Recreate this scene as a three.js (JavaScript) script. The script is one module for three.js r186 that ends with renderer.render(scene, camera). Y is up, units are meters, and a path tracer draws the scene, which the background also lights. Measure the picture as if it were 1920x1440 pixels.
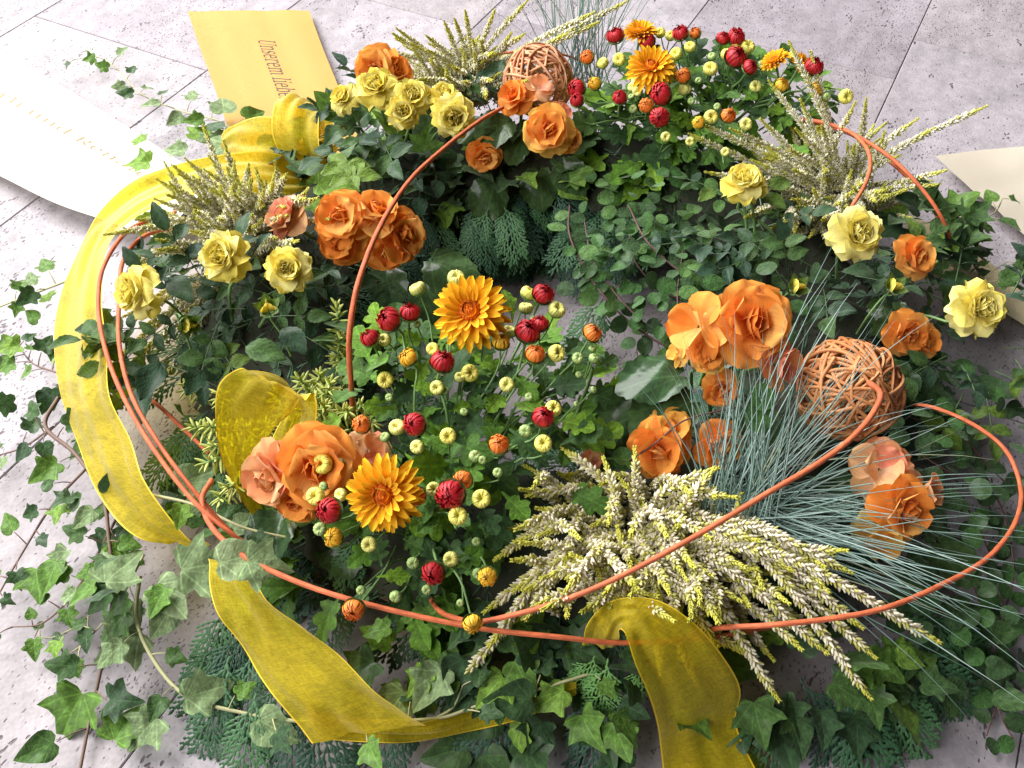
import * as THREE from 'three';
import { mergeGeometries } from 'three/addons/utils/BufferGeometryUtils.js';
import { RectAreaLightUniformsLib } from 'three/addons/lights/RectAreaLightUniformsLib.js';

// ---------- camera, light, exposure ----------
const scene = new THREE.Scene();
const PITCH = THREE.MathUtils.degToRad(49.5), EYE = new THREE.Vector3(0, 0.95, 0.8), FOCAL = 1780;
const camera = new THREE.PerspectiveCamera(2 * Math.atan(720 / FOCAL) * 180 / Math.PI, 4 / 3, 0.01, 50);
camera.position.copy(EYE);
camera.lookAt(EYE.x, EYE.y - Math.sin(PITCH), EYE.z - Math.cos(PITCH));
const renderer = new THREE.WebGLRenderer({ antialias: true });
renderer.toneMapping = THREE.LinearToneMapping;
renderer.toneMappingExposure = 1.85;
renderer.shadowMap.enabled = true;
RectAreaLightUniformsLib.init();
// unseen daylight source placed behind left of the wreath, plus an added left fill light
function areaLight(name, color, intensity, w, h, from, to) {
  const l = new THREE.RectAreaLight(color, intensity, w, h);
  l.name = name; l.position.set(...from); l.lookAt(...to); scene.add(l);
}
areaLight('unseen_back_left_light', new THREE.Color(1.0, 0.97, 0.97), 10.2, 5.2, 4.4, [-3.7, 4.5, -3.4], [0, 0, -0.1]);  // out of view, placed to light wreath and floor from behind left
areaLight('side_fill_light', new THREE.Color(1.0, 0.98, 0.98), 4.6, 3.6, 3.0, [-3.3, 3.3, 1.9], [0, 0.05, 0]);  // added fill, brightens the sides turned to the camera
scene.background = new THREE.Color(0, 0, 0);

// ---------- helpers ----------
const V = (x, y, z) => new THREE.Vector3(x, y, z);
function rng(seed) { let a = seed >>> 0; const f = () => { a = (a + 0x6D2B79F5) | 0; let t = Math.imul(a ^ (a >>> 15), 1 | a); t = (t + Math.imul(t ^ (t >>> 7), 61 | t)) ^ t; return ((t ^ (t >>> 14)) >>> 0) / 4294967296; }; f.r = (lo, hi) => lo + (hi - lo) * f(); f.s = (k = 1) => (f() * 2 - 1) * k; f.pick = (l) => l[Math.floor(f() * l.length) % l.length]; return f; }
// a photo pixel (of 1920 x 1440) on the level h metres above the floor
const SP = Math.sin(PITCH), CP = Math.cos(PITCH);
function at(px, py, h = 0) {
  const u = (px - 960) / FOCAL, v = (720 - py) / FOCAL, t = (h - EYE.y) / (-SP + CP * v);
  return V(EYE.x + u * t, h, EYE.z + (-CP - SP * v) * t);
}
const atAll = (l) => l.map(([x, y, h]) => at(x, y, h));
const names = {};
function numbered(n) { const k = names[n] = (names[n] ?? -1) + 1; return k ? `${n}_${String(k).padStart(3, '0')}` : n; }
function thing(name, label, category, base = V(0, 0, 0), group) {
  const o = new THREE.Group(); o.name = numbered(name); o.position.copy(base); o.userData = { label, category };
  if (group) o.userData.group = group;
  scene.add(o); o.updateMatrixWorld(true); return o;
}
// a mesh whose geometry (or matrix) is given in world space, as a child of parent
const inv = new THREE.Matrix4();
function part(parent, name, geo, mat, m, stuff) {
  const o = new THREE.Mesh(geo, mat); o.name = name; o.castShadow = o.receiveShadow = true;
  parent.updateMatrixWorld(true);
  inv.copy(parent.matrixWorld).invert();
  if (m) inv.multiply(m);
  o.applyMatrix4(inv);
  if (stuff) o.userData.kind = 'stuff';
  parent.add(o); return o;
}
// a mesh in the parent's own axes
function local(parent, name, geo, mat, m, stuff) {
  const o = new THREE.Mesh(geo, mat); o.name = name; o.castShadow = o.receiveShadow = true;
  if (m) o.applyMatrix4(m);
  if (stuff) o.userData.kind = 'stuff';
  parent.add(o); return o;
}
function sub(parent, name, m) {
  const o = new THREE.Group(); o.name = name; parent.updateMatrixWorld(true);
  o.applyMatrix4(inv.copy(parent.matrixWorld).invert().multiply(m)); parent.add(o); o.updateMatrixWorld(true); return o;
}
const bx = V(), by = V(), bz = V();
// y axis along dir, z axis as near to normal as can be
function orient(pos, dir, normal, s = 1) {
  by.copy(dir).normalize(); bx.crossVectors(by, normal);
  if (bx.lengthSq() < 1e-6) bx.crossVectors(by, V(0.31, 0.2, 0.93));
  bx.normalize(); bz.crossVectors(bx, by);
  return new THREE.Matrix4().makeBasis(bx, by, bz).scale(V(s, s, s)).setPosition(pos);
}
// z axis along dir (a flower that looks along dir)
function facing(pos, dir, spin = 0, s = 1) {
  const z = dir.clone().normalize(), x = V(0, 1, 0).cross(z); if (x.lengthSq() < 1e-5) x.set(1, 0, 0); x.normalize();
  const y = z.clone().cross(x);
  return new THREE.Matrix4().makeBasis(x, y, z).multiply(new THREE.Matrix4().makeRotationZ(spin)).scale(V(s, s, s)).setPosition(pos);
}
function geom(pos, idx, uv, col) {
  const g = new THREE.BufferGeometry();
  g.setAttribute('position', new THREE.Float32BufferAttribute(pos, 3));
  if (uv) g.setAttribute('uv', new THREE.Float32BufferAttribute(uv, 2));
  if (col) g.setAttribute('color', new THREE.Float32BufferAttribute(col, 3));
  g.setIndex(idx); g.computeVertexNormals(); return g;
}
function gridIdx(nu, nv, idx = [], o = 0) {   // (nu+1) x (nv+1) vertices, rows along v
  for (let j = 0; j < nv; j++) for (let i = 0; i < nu; i++) { const a = o + j * (nu + 1) + i, b = a + nu + 1; idx.push(a, a + 1, b, a + 1, b + 1, b); }
  return idx;
}
function tube(pts, r0, r1 = r0, seg = 10, rad = 5, bumpy = 0, rnd) {
  const c = new THREE.CatmullRomCurve3(pts, false, 'centripetal'), fr = c.computeFrenetFrames(seg, false);
  const pos = [], uv = [], len = c.getLength();
  for (let i = 0; i <= seg; i++) {
    const p = c.getPointAt(i / seg), r = (r0 + (r1 - r0) * i / seg) * (bumpy ? 1 + rnd.s(bumpy) : 1);
    for (let k = 0; k <= rad; k++) { const a = k / rad * 2 * Math.PI, x = Math.cos(a) * r, y = Math.sin(a) * r, n = fr.normals[i], b = fr.binormals[i];
      pos.push(p.x + n.x * x + b.x * y, p.y + n.y * x + b.y * y, p.z + n.z * x + b.z * y); uv.push(k / rad, i / seg * len * 20); }
  }
  return geom(pos, gridIdx(rad, seg), uv);
}
const std = (color, roughness = 0.8, more = {}) => new THREE.MeshPhysicalMaterial({ color: Array.isArray(color) ? new THREE.Color().setRGB(...color) : color, roughness, side: THREE.DoubleSide, ...more });

// ---------- textures ----------
function tex(w, h, fn, srgb, ch = 3) {
  const d = new Uint8Array(w * h * 4);
  for (let y = 0; y < h; y++) for (let x = 0; x < w; x++) { const c = fn(x / w, y / h, x, y), o = (y * w + x) * 4; for (let k = 0; k < 3; k++) d[o + k] = Math.max(0, Math.min(255, (typeof c === 'number' ? c : c[k]) * 255)); d[o + 3] = 255; }
  const t = new THREE.DataTexture(d, w, h); t.wrapS = t.wrapT = THREE.RepeatWrapping; t.magFilter = THREE.LinearFilter; t.minFilter = THREE.LinearMipmapLinearFilter; t.generateMipmaps = true;
  if (srgb) t.colorSpace = THREE.SRGBColorSpace;
  t.needsUpdate = true; return t;
}
function noise2(seed, n) {   // tileable value noise, n cells
  const r = rng(seed), g = Float32Array.from({ length: n * n }, () => r());
  return (u, v) => { u = (u - Math.floor(u)) * n; v = (v - Math.floor(v)) * n; const i = Math.floor(u) % n, j = Math.floor(v) % n, a = u - Math.floor(u), b = v - Math.floor(v), s = a * a * (3 - 2 * a), t = b * b * (3 - 2 * b), i1 = (i + 1) % n, j1 = (j + 1) % n;
    return (g[j * n + i] * (1 - s) + g[j * n + i1] * s) * (1 - t) + (g[j1 * n + i] * (1 - s) + g[j1 * n + i1] * s) * t; };
}
// leaf veins (uv: u across, v along)
function leafTex(seed, pairs, lift, rise) {
  const n1 = noise2(seed, 9), n2 = noise2(seed + 1, 31);
  return tex(128, 128, (u, v) => {
    const x = Math.abs(u - 0.5) * 2, side = (v - x * rise) * pairs, f = Math.abs(side - Math.round(side)) / pairs;
    const vein = Math.max(Math.exp(-((x / 0.035) ** 2)), 0.65 * Math.exp(-((f / 0.011) ** 2)));
    return Math.min(1, (0.72 + 0.2 * (n1(u, v) - 0.5) + 0.16 * (n2(u, v) - 0.5)) + lift * vein);
  }, true);
}
function palmTex(seed) {
  const n1 = noise2(seed, 9), n2 = noise2(seed + 1, 33), rays = [[0, 1], [0.5, 0.42], [-0.5, 0.42], [0.4, -0.02], [-0.4, -0.02], [0.25, 0.8], [-0.25, 0.8]].map(([x, y]) => { const l = Math.hypot(x, y); return [x / l, y / l]; });
  return tex(128, 128, (u, v) => { const x = (u - 0.5) / 0.9, y = v - 0.08; let k = 0; rays.forEach(([a, b], i) => { const al = x * a + y * b, ac = Math.abs(x * b - y * a); if (al > 0) k = Math.max(k, (i < 5 ? 1 : 0.6) * Math.exp(-((ac / 0.014) ** 2))); }); return Math.min(1, 0.74 + 0.22 * (n1(u, v) - 0.5) + 0.12 * (n2(u, v) - 0.5) + 0.2 * k); }, true);
}
const texRose = leafTex(3, 8, 0.14, 0.3), texIvy = palmTex(5), texMum = leafTex(7, 5, 0.13, 0.45), texRound = leafTex(9, 5, 0.1, 0.4);
const texPetal = (() => { const a = noise2(21, 40), b = noise2(22, 7); return tex(128, 128, (u, v) => 0.96 + 0.1 * (a(u, v * 0.08) - 0.5) + 0.08 * (b(u, v) - 0.5), true); })();
const bumpLeaf = (() => { const n = noise2(31, 24), m = noise2(33, 9); return tex(128, 128, (u, v) => { const x = Math.abs(u - 0.5) * 2, side = (v - x * 0.4) * 7, f = Math.abs(side - Math.round(side)); return 0.35 * n(u, v) + 0.5 * m(u, v) + 0.15 * Math.min(1, f * 4) * Math.min(1, x * 8); }); })();

// ---------- material families ----------
const leafMat = (c, map, coat = 0.35, coatR = 0.38, tr = 0.28) => std([c[0] * 1.5, c[1] * 1.45, c[2] * 1.05], 0.96, { map, transmission: tr, specularIntensity: 0.5, clearcoat: coat * 0.5, clearcoatRoughness: coatR, bumpMap: bumpLeaf, bumpScale: 0.0012 });
const M = {
  roseLeaf: [leafMat([0.03, 0.085, 0.05], texRose, 0.5, 0.3), leafMat([0.045, 0.11, 0.055], texRose, 0.45, 0.33), leafMat([0.07, 0.16, 0.05], texRose), leafMat([0.035, 0.095, 0.065], texRose, 0.5, 0.3)],
  roseYoung: [leafMat([0.17, 0.3, 0.05], texRose), leafMat([0.12, 0.22, 0.04], texRose)],
  ivyLeaf: [leafMat([0.075, 0.17, 0.05], texIvy, 0.5, 0.32), leafMat([0.12, 0.26, 0.05], texIvy, 0.45), leafMat([0.05, 0.12, 0.05], texIvy, 0.55, 0.3), leafMat([0.19, 0.36, 0.06], texIvy), leafMat([0.04, 0.1, 0.05], texIvy, 0.6, 0.28), leafMat([0.06, 0.14, 0.05], texIvy, 0.5)],
  ivyPale: [leafMat([0.3, 0.42, 0.28], texIvy, 0.2, 0.5), leafMat([0.24, 0.36, 0.22], texIvy, 0.25, 0.5)],
  mumLeaf: [leafMat([0.13, 0.31, 0.035], texMum, 0.25, 0.45), leafMat([0.2, 0.4, 0.035], texMum, 0.25, 0.45), leafMat([0.06, 0.15, 0.045], texMum, 0.3, 0.4), leafMat([0.1, 0.24, 0.05], texMum, 0.3, 0.4), leafMat([0.045, 0.12, 0.045], texMum, 0.35, 0.4)],
  begoniaLeaf: [leafMat([0.035, 0.09, 0.04], texIvy, 0.9, 0.18, 0.12), leafMat([0.045, 0.1, 0.035], texIvy, 0.9, 0.22, 0.12)],
  roundLeaf: [leafMat([0.06, 0.17, 0.05], texRound, 0.45, 0.35), leafMat([0.05, 0.12, 0.05], texRound, 0.5, 0.32), leafMat([0.12, 0.26, 0.09], texRound, 0.4)],
  stem: std([0.14, 0.26, 0.08], 0.6), stemDark: std([0.06, 0.12, 0.04], 0.6), vine: std([0.16, 0.1, 0.075], 0.7), vinePale: std([0.36, 0.36, 0.18], 0.65), wire: std([0.1, 0.045, 0.04], 0.65),
  bud: std([1, 1, 1], 0.55, { vertexColors: true, sheen: 0.2 }), calyx: std([0.2, 0.32, 0.1], 0.6),
  floret: std([1, 1, 1], 0.7, { vertexColors: true, transmission: 0.18 }), twig: std([0.26, 0.2, 0.08], 0.8),
  grass: [std([0.2, 0.31, 0.27], 0.5), std([0.31, 0.42, 0.38], 0.5), std([0.14, 0.25, 0.19], 0.5), std([0.36, 0.4, 0.27], 0.55)],
  sedum: std([1, 1, 1], 0.55, { vertexColors: true, transmission: 0.12, clearcoat: 0.15, clearcoatRoughness: 0.4 }),
  thuja: [std([0.035, 0.11, 0.045], 0.6), std([0.05, 0.14, 0.05], 0.6), std([0.03, 0.085, 0.05], 0.6)], thujaLight: std([0.12, 0.28, 0.07], 0.6),
  moss: std([0.022, 0.026, 0.013], 0.95),
};
const petalMat = (c, tr = 0.3) => std(c, 0.96, { map: texPetal, transmission: tr, vertexColors: true, specularIntensity: 0.35 });
M.rose = [petalMat([0.97, 0.86, 0.22]), petalMat([0.97, 0.89, 0.32]), petalMat([0.97, 0.82, 0.15])];
M.begonia = [petalMat([0.97, 0.4, 0.07]), petalMat([0.97, 0.33, 0.05]), petalMat([0.97, 0.5, 0.12])];
M.begoniaPink = [petalMat([0.95, 0.42, 0.18]), petalMat([0.95, 0.58, 0.28]), petalMat([0.92, 0.34, 0.2])];
M.begoniaYellow = [petalMat([0.92, 0.58, 0.12]), petalMat([0.92, 0.48, 0.09])];
M.mum = [petalMat([1, 1, 1], 0.2)];

// ---------- leaf shapes: length 1 along +y, face towards +z ----------
function fanLeaf(half, o = {}) {   // half: right-hand outline from base to tip
  const out = [...half.map(([x, y]) => [x, y]), ...half.slice(1, -1).reverse().map(([x, y]) => [-(x * (o.skew ?? 1)), y])];
  const cy = o.cy ?? 0.42, rings = o.rings ?? [0.4, 0.75, 1], n = out.length, pos = [], uv = [], idx = [];
  const z = (x, y) => (o.fold ?? 0.15) * Math.abs(x) - (o.droop ?? 0.2) * y * y + (o.wave ?? 0.04) * Math.sin(9 * x + 7 * y + (o.ph ?? 0)) * (Math.abs(x) + 0.3);
  const put = (x, y) => { pos.push(x, y, z(x, y)); uv.push(0.5 + x * 0.9, y); };
  put(0, cy);
  for (const f of rings) for (const [x, y] of out) put(x * f, cy + (y - cy) * f);
  for (let k = 0; k < n; k++) idx.push(0, 1 + k, 1 + (k + 1) % n);
  for (let r = 0; r < rings.length - 1; r++) for (let k = 0; k < n; k++) { const a = 1 + r * n + k, b = 1 + r * n + (k + 1) % n; idx.push(a, a + n, b, b, a + n, b + n); }
  return geom(pos, idx, uv);
}
function bladeLeaf(W, o = {}) {   // simple leaf with a serrated edge
  const nv = o.nv ?? 10, nu = 4, pos = [], uv = [];
  for (let j = 0; j <= nv; j++) { const v = j / nv; let w = W * Math.pow(Math.sin(Math.PI * Math.pow(v, o.p ?? 0.85)), o.q ?? 0.8) + (j && j < nv ? (j % 2 ? 1 : -1) * (o.saw ?? 0.012) : 0); w = Math.max(w, 0.004);
    for (let i = 0; i <= nu; i++) { const u = i / nu * 2 - 1, x = u * w; pos.push(x, v, (o.fold ?? 0.25) * Math.abs(x) - (o.droop ?? 0.25) * v * v + (o.wave ?? 0.02) * Math.sin(8 * v + 3 * u)); uv.push(0.5 + u * 0.48, v); } }
  return geom(pos, gridIdx(nu, nv), uv);
}
const G = {};
const ivyHalf = [[0, 0.1], [0.13, 0.02], [0.33, 0.0], [0.43, 0.1], [0.36, 0.25], [0.5, 0.36], [0.57, 0.52], [0.39, 0.52], [0.24, 0.58], [0.15, 0.76], [0.06, 0.93], [0, 1]];
const ivyHalf2 = [[0, 0.08], [0.12, 0.0], [0.26, 0.02], [0.36, 0.16], [0.33, 0.3], [0.5, 0.42], [0.44, 0.5], [0.28, 0.55], [0.2, 0.72], [0.09, 0.92], [0, 1]];
const ivyHalf3 = [[0, 0.06], [0.14, -0.02], [0.3, 0.04], [0.4, 0.2], [0.4, 0.34], [0.34, 0.5], [0.24, 0.68], [0.12, 0.86], [0.04, 0.96], [0, 1]];
G.ivy = [[ivyHalf, 0.12, 0.15, 0], [ivyHalf2, 0.3, 0.25, 2], [ivyHalf, 0.25, 0.35, 4], [ivyHalf3, 0.2, 0.2, 1], [ivyHalf2, 0.05, 0.1, 3]].map(([h, fold, droop, ph]) => fanLeaf(h, { fold, droop, ph, wave: 0.07 }));
const mumHalf = [[0, 0], [0.035, 0.06], [0.05, 0.22], [0.19, 0.25], [0.3, 0.35], [0.25, 0.42], [0.15, 0.47], [0.29, 0.54], [0.37, 0.66], [0.3, 0.73], [0.17, 0.73], [0.21, 0.85], [0.15, 0.94], [0.06, 0.99], [0, 1]];
const mumHalf2 = [[0, 0], [0.03, 0.08], [0.06, 0.3], [0.17, 0.36], [0.23, 0.46], [0.16, 0.54], [0.27, 0.64], [0.31, 0.76], [0.2, 0.8], [0.18, 0.9], [0.07, 0.98], [0, 1]];
G.mum = [[mumHalf, 0.15, 0.25, 0], [mumHalf2, 0.35, 0.15, 2], [mumHalf, 0.3, 0.45, 3], [mumHalf2, 0.1, 0.35, 5]].map(([h, fold, droop, ph]) => fanLeaf(h, { fold, droop, ph, cy: 0.5, wave: 0.05 }));
const begHalf = []; for (let i = 0; i <= 16; i++) { const a = -Math.PI / 2 + Math.PI * i / 16, r = i % 2 ? 0.52 : 0.48; begHalf.push([Math.max(0, Math.cos(a) * r * 0.95), 0.5 + Math.sin(a) * r * (i === 0 ? 0.75 : 1)]); } begHalf[16] = [0, 1.04];
G.begonia = [[0.1, 0.15, 0.7], [0.22, 0.3, 0.85], [-0.05, 0.2, 0.75]].map(([fold, droop, skew], i) => fanLeaf(begHalf, { fold, droop, skew, cy: 0.35, ph: i * 2, wave: 0.09, rings: [0.3, 0.55, 0.8, 1] }));
G.rose = [[0.3, 0.25, 0.2], [0.34, 0.15, 0.35], [0.27, 0.4, 0.3]].map(([w, fold, droop]) => bladeLeaf(w, { fold, droop, nv: 12 }));
const roundHalf = []; for (let i = 0; i <= 9; i++) { const a = -Math.PI / 2 + Math.PI * i / 9; roundHalf.push([Math.max(0, Math.cos(a) * 0.43), 0.5 + Math.sin(a) * 0.5]); }
G.round = [[0.12, 0.1], [0.25, 0.2], [-0.1, 0.15]].map(([fold, droop], i) => fanLeaf(roundHalf, { fold, droop, ph: i, cy: 0.45, wave: 0.03, rings: [0.5, 1] }));

// leaves over the upper shell of a mound; the outer ones hang
function scatter(p, name, geos, mats, n, c, r, lo, hi, rnd, o = {}) {
  for (let i = 0; i < n; i++) {
    const a = rnd() * 2 * Math.PI, e = Math.asin(rnd.r(o.low ?? -0.15, 1)), k = rnd.r(o.inner ?? 0.72, 1.06);
    const d = V(Math.cos(a) * Math.cos(e), Math.sin(e), Math.sin(a) * Math.cos(e));
    const pos = V(c.x + d.x * r[0] * k, Math.max(0.012, c.y + d.y * r[1] * k), c.z + d.z * r[2] * k);
    const out = V(d.x, d.y * 0.4 + rnd.s(0.35) - 0.1, d.z).add(V(rnd.s(0.7), rnd.s(0.3), rnd.s(0.7))), nrm = V(d.x * 0.6, 0.65 + d.y * 0.5, d.z * 0.6).add(V(rnd.s(0.5), rnd.s(0.3), rnd.s(0.5)));
    part(p, name, rnd.pick(geos), rnd.pick(mats), orient(pos, out, nrm, rnd.r(lo, hi)));
  }
}
// a compound rose leaf: five leaflets along a stalk
function roseSpray(p, pos, dir, nrm, size, rnd, mats) {
  dir = dir.clone().normalize(); const side = dir.clone().cross(nrm).normalize(), L = size * 2.1;
  const pt = (t) => pos.clone().addScaledVector(dir, L * t).add(V(0, -0.16 * L * t * t, 0));
  part(p, 'leaf_stalk', tube([pt(0), pt(0.5), pt(1)], 0.0009, 0.0006, 4, 4), M.stemDark);
  const m = rnd.pick(mats);
  for (const [t, s, k] of [[0.4, 1, 0.75], [0.4, -1, 0.75], [0.78, 1, 0.9], [0.78, -1, 0.9], [1, 0, 1.05]]) {
    const d = s ? side.clone().multiplyScalar(s).addScaledVector(dir, 0.55) : dir.clone();
    d.add(V(rnd.s(0.15), rnd.s(0.18), rnd.s(0.15)));
    part(p, 'leaf', rnd.pick(G.rose), rnd() < 0.75 ? m : rnd.pick(mats), orient(pt(t), d, nrm.clone().add(V(rnd.s(0.3), 0, rnd.s(0.3))), size * k * rnd.r(0.85, 1.1)));
  }
}
function roseFoliage(p, n, c, r, size, rnd, mats = M.roseLeaf) {
  for (let i = 0; i < n; i++) {
    const a = rnd() * 2 * Math.PI, e = Math.asin(rnd.r(-0.1, 1)), k = rnd.r(0.55, 1);
    const d = V(Math.cos(a) * Math.cos(e), Math.sin(e), Math.sin(a) * Math.cos(e));
    const pos = V(c.x + d.x * r[0] * k, Math.max(0.02, c.y + d.y * r[1] * k), c.z + d.z * r[2] * k);
    roseSpray(p, pos, V(d.x + rnd.s(0.6), d.y * 0.35 + rnd.s(0.3), d.z + rnd.s(0.6)), V(d.x * 0.6 + rnd.s(0.4), 0.9, d.z * 0.6 + rnd.s(0.4)), rnd.r(size * 0.8, size * 1.2), rnd, rnd() < 0.12 ? M.roseYoung : mats);
  }
}

// ---------- petals: base at the origin, along +y, face towards +z ----------
const PROF = { round: [0.22, 0.55, 0.84, 1, 1, 0.82, 0.34], rose: [0.3, 0.62, 0.86, 1, 1, 0.9, 0.5], spoon: [0.35, 0.55, 0.8, 0.97, 1, 0.8, 0.22] };
function petal(L, W, o) {
  const nu = o.nu ?? 6, nv = o.nv ?? 7, prof = PROF[o.prof], pos = [], uv = [], col = [];
  let y = 0, z = 0; const dl = L / nv;
  for (let j = 0; j <= nv; j++) {
    const v = j / nv, f = v * (prof.length - 1), i0 = Math.min(prof.length - 2, Math.floor(f)), w = W * (prof[i0] + (prof[i0 + 1] - prof[i0]) * (f - i0));
    const phi = (o.bend ?? 0) * v + (o.tip ?? 0) * Math.pow(v, 4);
    if (j) { y += Math.cos(phi) * dl; z += Math.sin(phi) * dl; }
    for (let i = 0; i <= nu; i++) {
      const u = i / nu * 2 - 1, notch = j === nv ? (o.notch ?? 0) * L * (1 - Math.abs(u)) : 0;
      const h = (o.cup ?? 0) * u * u * w + (o.ruffle ?? 0) * W * Math.sin(u * (o.freq ?? 4) + (o.ph ?? 0)) * v * v;
      pos.push(u * w, y - Math.sin(phi) * h - notch, z + Math.cos(phi) * h); uv.push(0.5 + u * 0.5, v);
      const c = o.col ? o.col(u, v) : [1, 1, 1]; col.push(...c);
    }
  }
  return geom(pos, gridIdx(nu, nv), uv, col);
}
const mix = (a, b, t) => a.map((x, i) => x + (b[i] - x) * t), sm = (a, b, x) => { x = Math.max(0, Math.min(1, (x - a) / (b - a))); return x * x * (3 - 2 * x); };
const roseCol = () => [1, 1, 1];
G.roseOuter = [0, 1, 2, 3].map((i) => petal(0.029, 0.0165, { prof: 'rose', bend: -0.25 + 0.1 * i, tip: -1.5 - 0.3 * i, cup: 0.28, ruffle: 0.1, ph: i * 1.7, col: roseCol, notch: -0.06 * (i % 2) }));
G.roseMid = [0, 1, 2].map((i) => petal(0.025, 0.0145, { prof: 'rose', bend: 0.5, tip: -1.0 - 0.3 * i, cup: 0.5, ruffle: 0.08, ph: i * 2.1, col: roseCol }));
G.roseInner = [0, 1, 2].map((i) => petal(0.02, 0.0105, { prof: 'rose', bend: 0.35, tip: -0.5 + 0.25 * i, cup: 0.85, ruffle: 0.09, ph: i * 1.3, col: roseCol }));
const begCol = (u, v) => mix([1, 1.25, 1.6], [1, 1, 1], sm(0.05, 0.45, v)).map((x, i) => x * (1 - 0.1 * (i === 1 ? Math.exp(-((u / 0.2) ** 2)) : 0)));
G.begOuter = [0, 1, 2].map((i) => petal(0.034, 0.0205, { prof: 'round', bend: 0.25 - 0.3 * i, tip: -0.5, cup: 0.2, ruffle: 0.13, freq: 3.4, ph: i * 1.9, col: begCol, nu: 8 }));
G.begMid = [0, 1, 2].map((i) => petal(0.028, 0.0195, { prof: 'round', bend: 0.5, tip: -0.7 - 0.2 * i, cup: 0.35, ruffle: 0.15, freq: 4, ph: i * 2.3, col: begCol, nu: 8 }));
G.begInner = [0, 1, 2].map((i) => petal(0.018, 0.0125, { prof: 'round', bend: 0.75, tip: 0.2, cup: 0.55, ruffle: 0.1, freq: 3, ph: i * 1.1, col: begCol }));
const mumY = [0.95, 0.46, 0.012], mumTip = [0.98, 0.6, 0.03], mumR = [0.82, 0.17, 0.008];
const mumCol = (u, v) => mix(mix(mumR, mumY, sm(0.02, 0.4, v)), mumTip, sm(0.55, 0.95, v) * 0.6 + 0.4 * sm(0.6, 1, Math.abs(u)));
G.mumPetal = [[0.034, 0.0041, -0.05, -0.3], [0.031, 0.004, 0.1, -0.25], [0.026, 0.0036, 0.35, -0.1], [0.0125, 0.0026, 0.5, 0.3]].map(([L, W, bend, tip], i) => petal(L, W, { prof: 'spoon', bend, tip, cup: 0.55, nu: 4, nv: 6, col: mumCol, notch: 0.03, ph: i }));
const mumRedCol = (u, v) => mix([0.62, 0.05, 0.006], [0.85, 0.2, 0.012], sm(0.2, 1, v));
const rotM = (a, e, lift = 0, r = 0) => new THREE.Matrix4().makeRotationZ(a).multiply(new THREE.Matrix4().makeTranslation(0, r, lift)).multiply(new THREE.Matrix4().makeRotationX(e));
G.mumCentre = (() => { const r = rng(77), p = petal(0.0095, 0.0018, { prof: 'spoon', bend: 0.5, tip: 0.9, cup: 0.6, nu: 2, nv: 4, col: mumRedCol }), l = []; for (let i = 0; i < 70; i++) { const q = Math.sqrt((i + 0.5) / 70), a = i * 2.39996; l.push(p.clone().applyMatrix4(rotM(a - Math.PI / 2, 1.5 - 0.4 * q + r.s(0.08), 0.005 + 0.003 * (1 - q), q * 0.0095))); } return mergeGeometries(l); })();
G.mumCore = new THREE.SphereGeometry(0.0075, 12, 8).scale(1, 1, 0.6).translate(0, 0, 0.004);

// bud whose petals curl in towards a dimple: ribs round a closed profile, axis +z
function button(n, twist, colLow, colHigh, colIn, closed, rnd) {
  const P = closed ? [[0.2, -0.6], [0.62, -0.52], [0.92, -0.22], [1, 0.1], [0.93, 0.4], [0.74, 0.62], [0.5, 0.72], [0.28, 0.66], [0.12, 0.56], [0, 0.52]]
    : [[0.2, -0.66], [0.66, -0.56], [0.94, -0.22], [1, 0.14], [0.95, 0.46], [0.76, 0.68], [0.5, 0.7], [0.32, 0.58], [0.18, 0.4], [0.05, 0.28]];
  const nu = n * 3, nv = P.length - 1, pos = [], col = [], uv = [], h = Array.from({ length: n }, () => rnd.s(1));
  for (let j = 0; j <= nv; j++) { const t = j / nv; for (let i = 0; i <= nu; i++) {
    const k = (i % nu) / 3, own = h[Math.floor(k) % n], rib = Math.pow(Math.abs(Math.sin(Math.PI * k)), 0.6), top = sm(0.4, 0.7, t), a = i / nu * 2 * Math.PI + twist * t;
    const r = P[j][0] * (1 - 0.07 * (1 - rib) * sm(0.05, 0.3, t) + 0.06 * own * top), z = P[j][1] * (1 + 0.12 * own * top) - 0.07 * (1 - rib) * top;
    pos.push(Math.cos(a) * r, Math.sin(a) * r, z); uv.push(i / nu, t);
    let c = mix(colLow, colHigh, sm(0.1, 0.55, t)); c = mix(c, colIn, sm(0.7, 0.9, t)); const tone = 1 + 0.22 * h[(Math.floor(k) * 7 + 3) % n]; col.push(...c.map((q, i) => q * tone + (i ? 0.012 : 0)));
  } }
  return geom(pos, gridIdx(nu, nv), uv, col);
}
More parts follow.
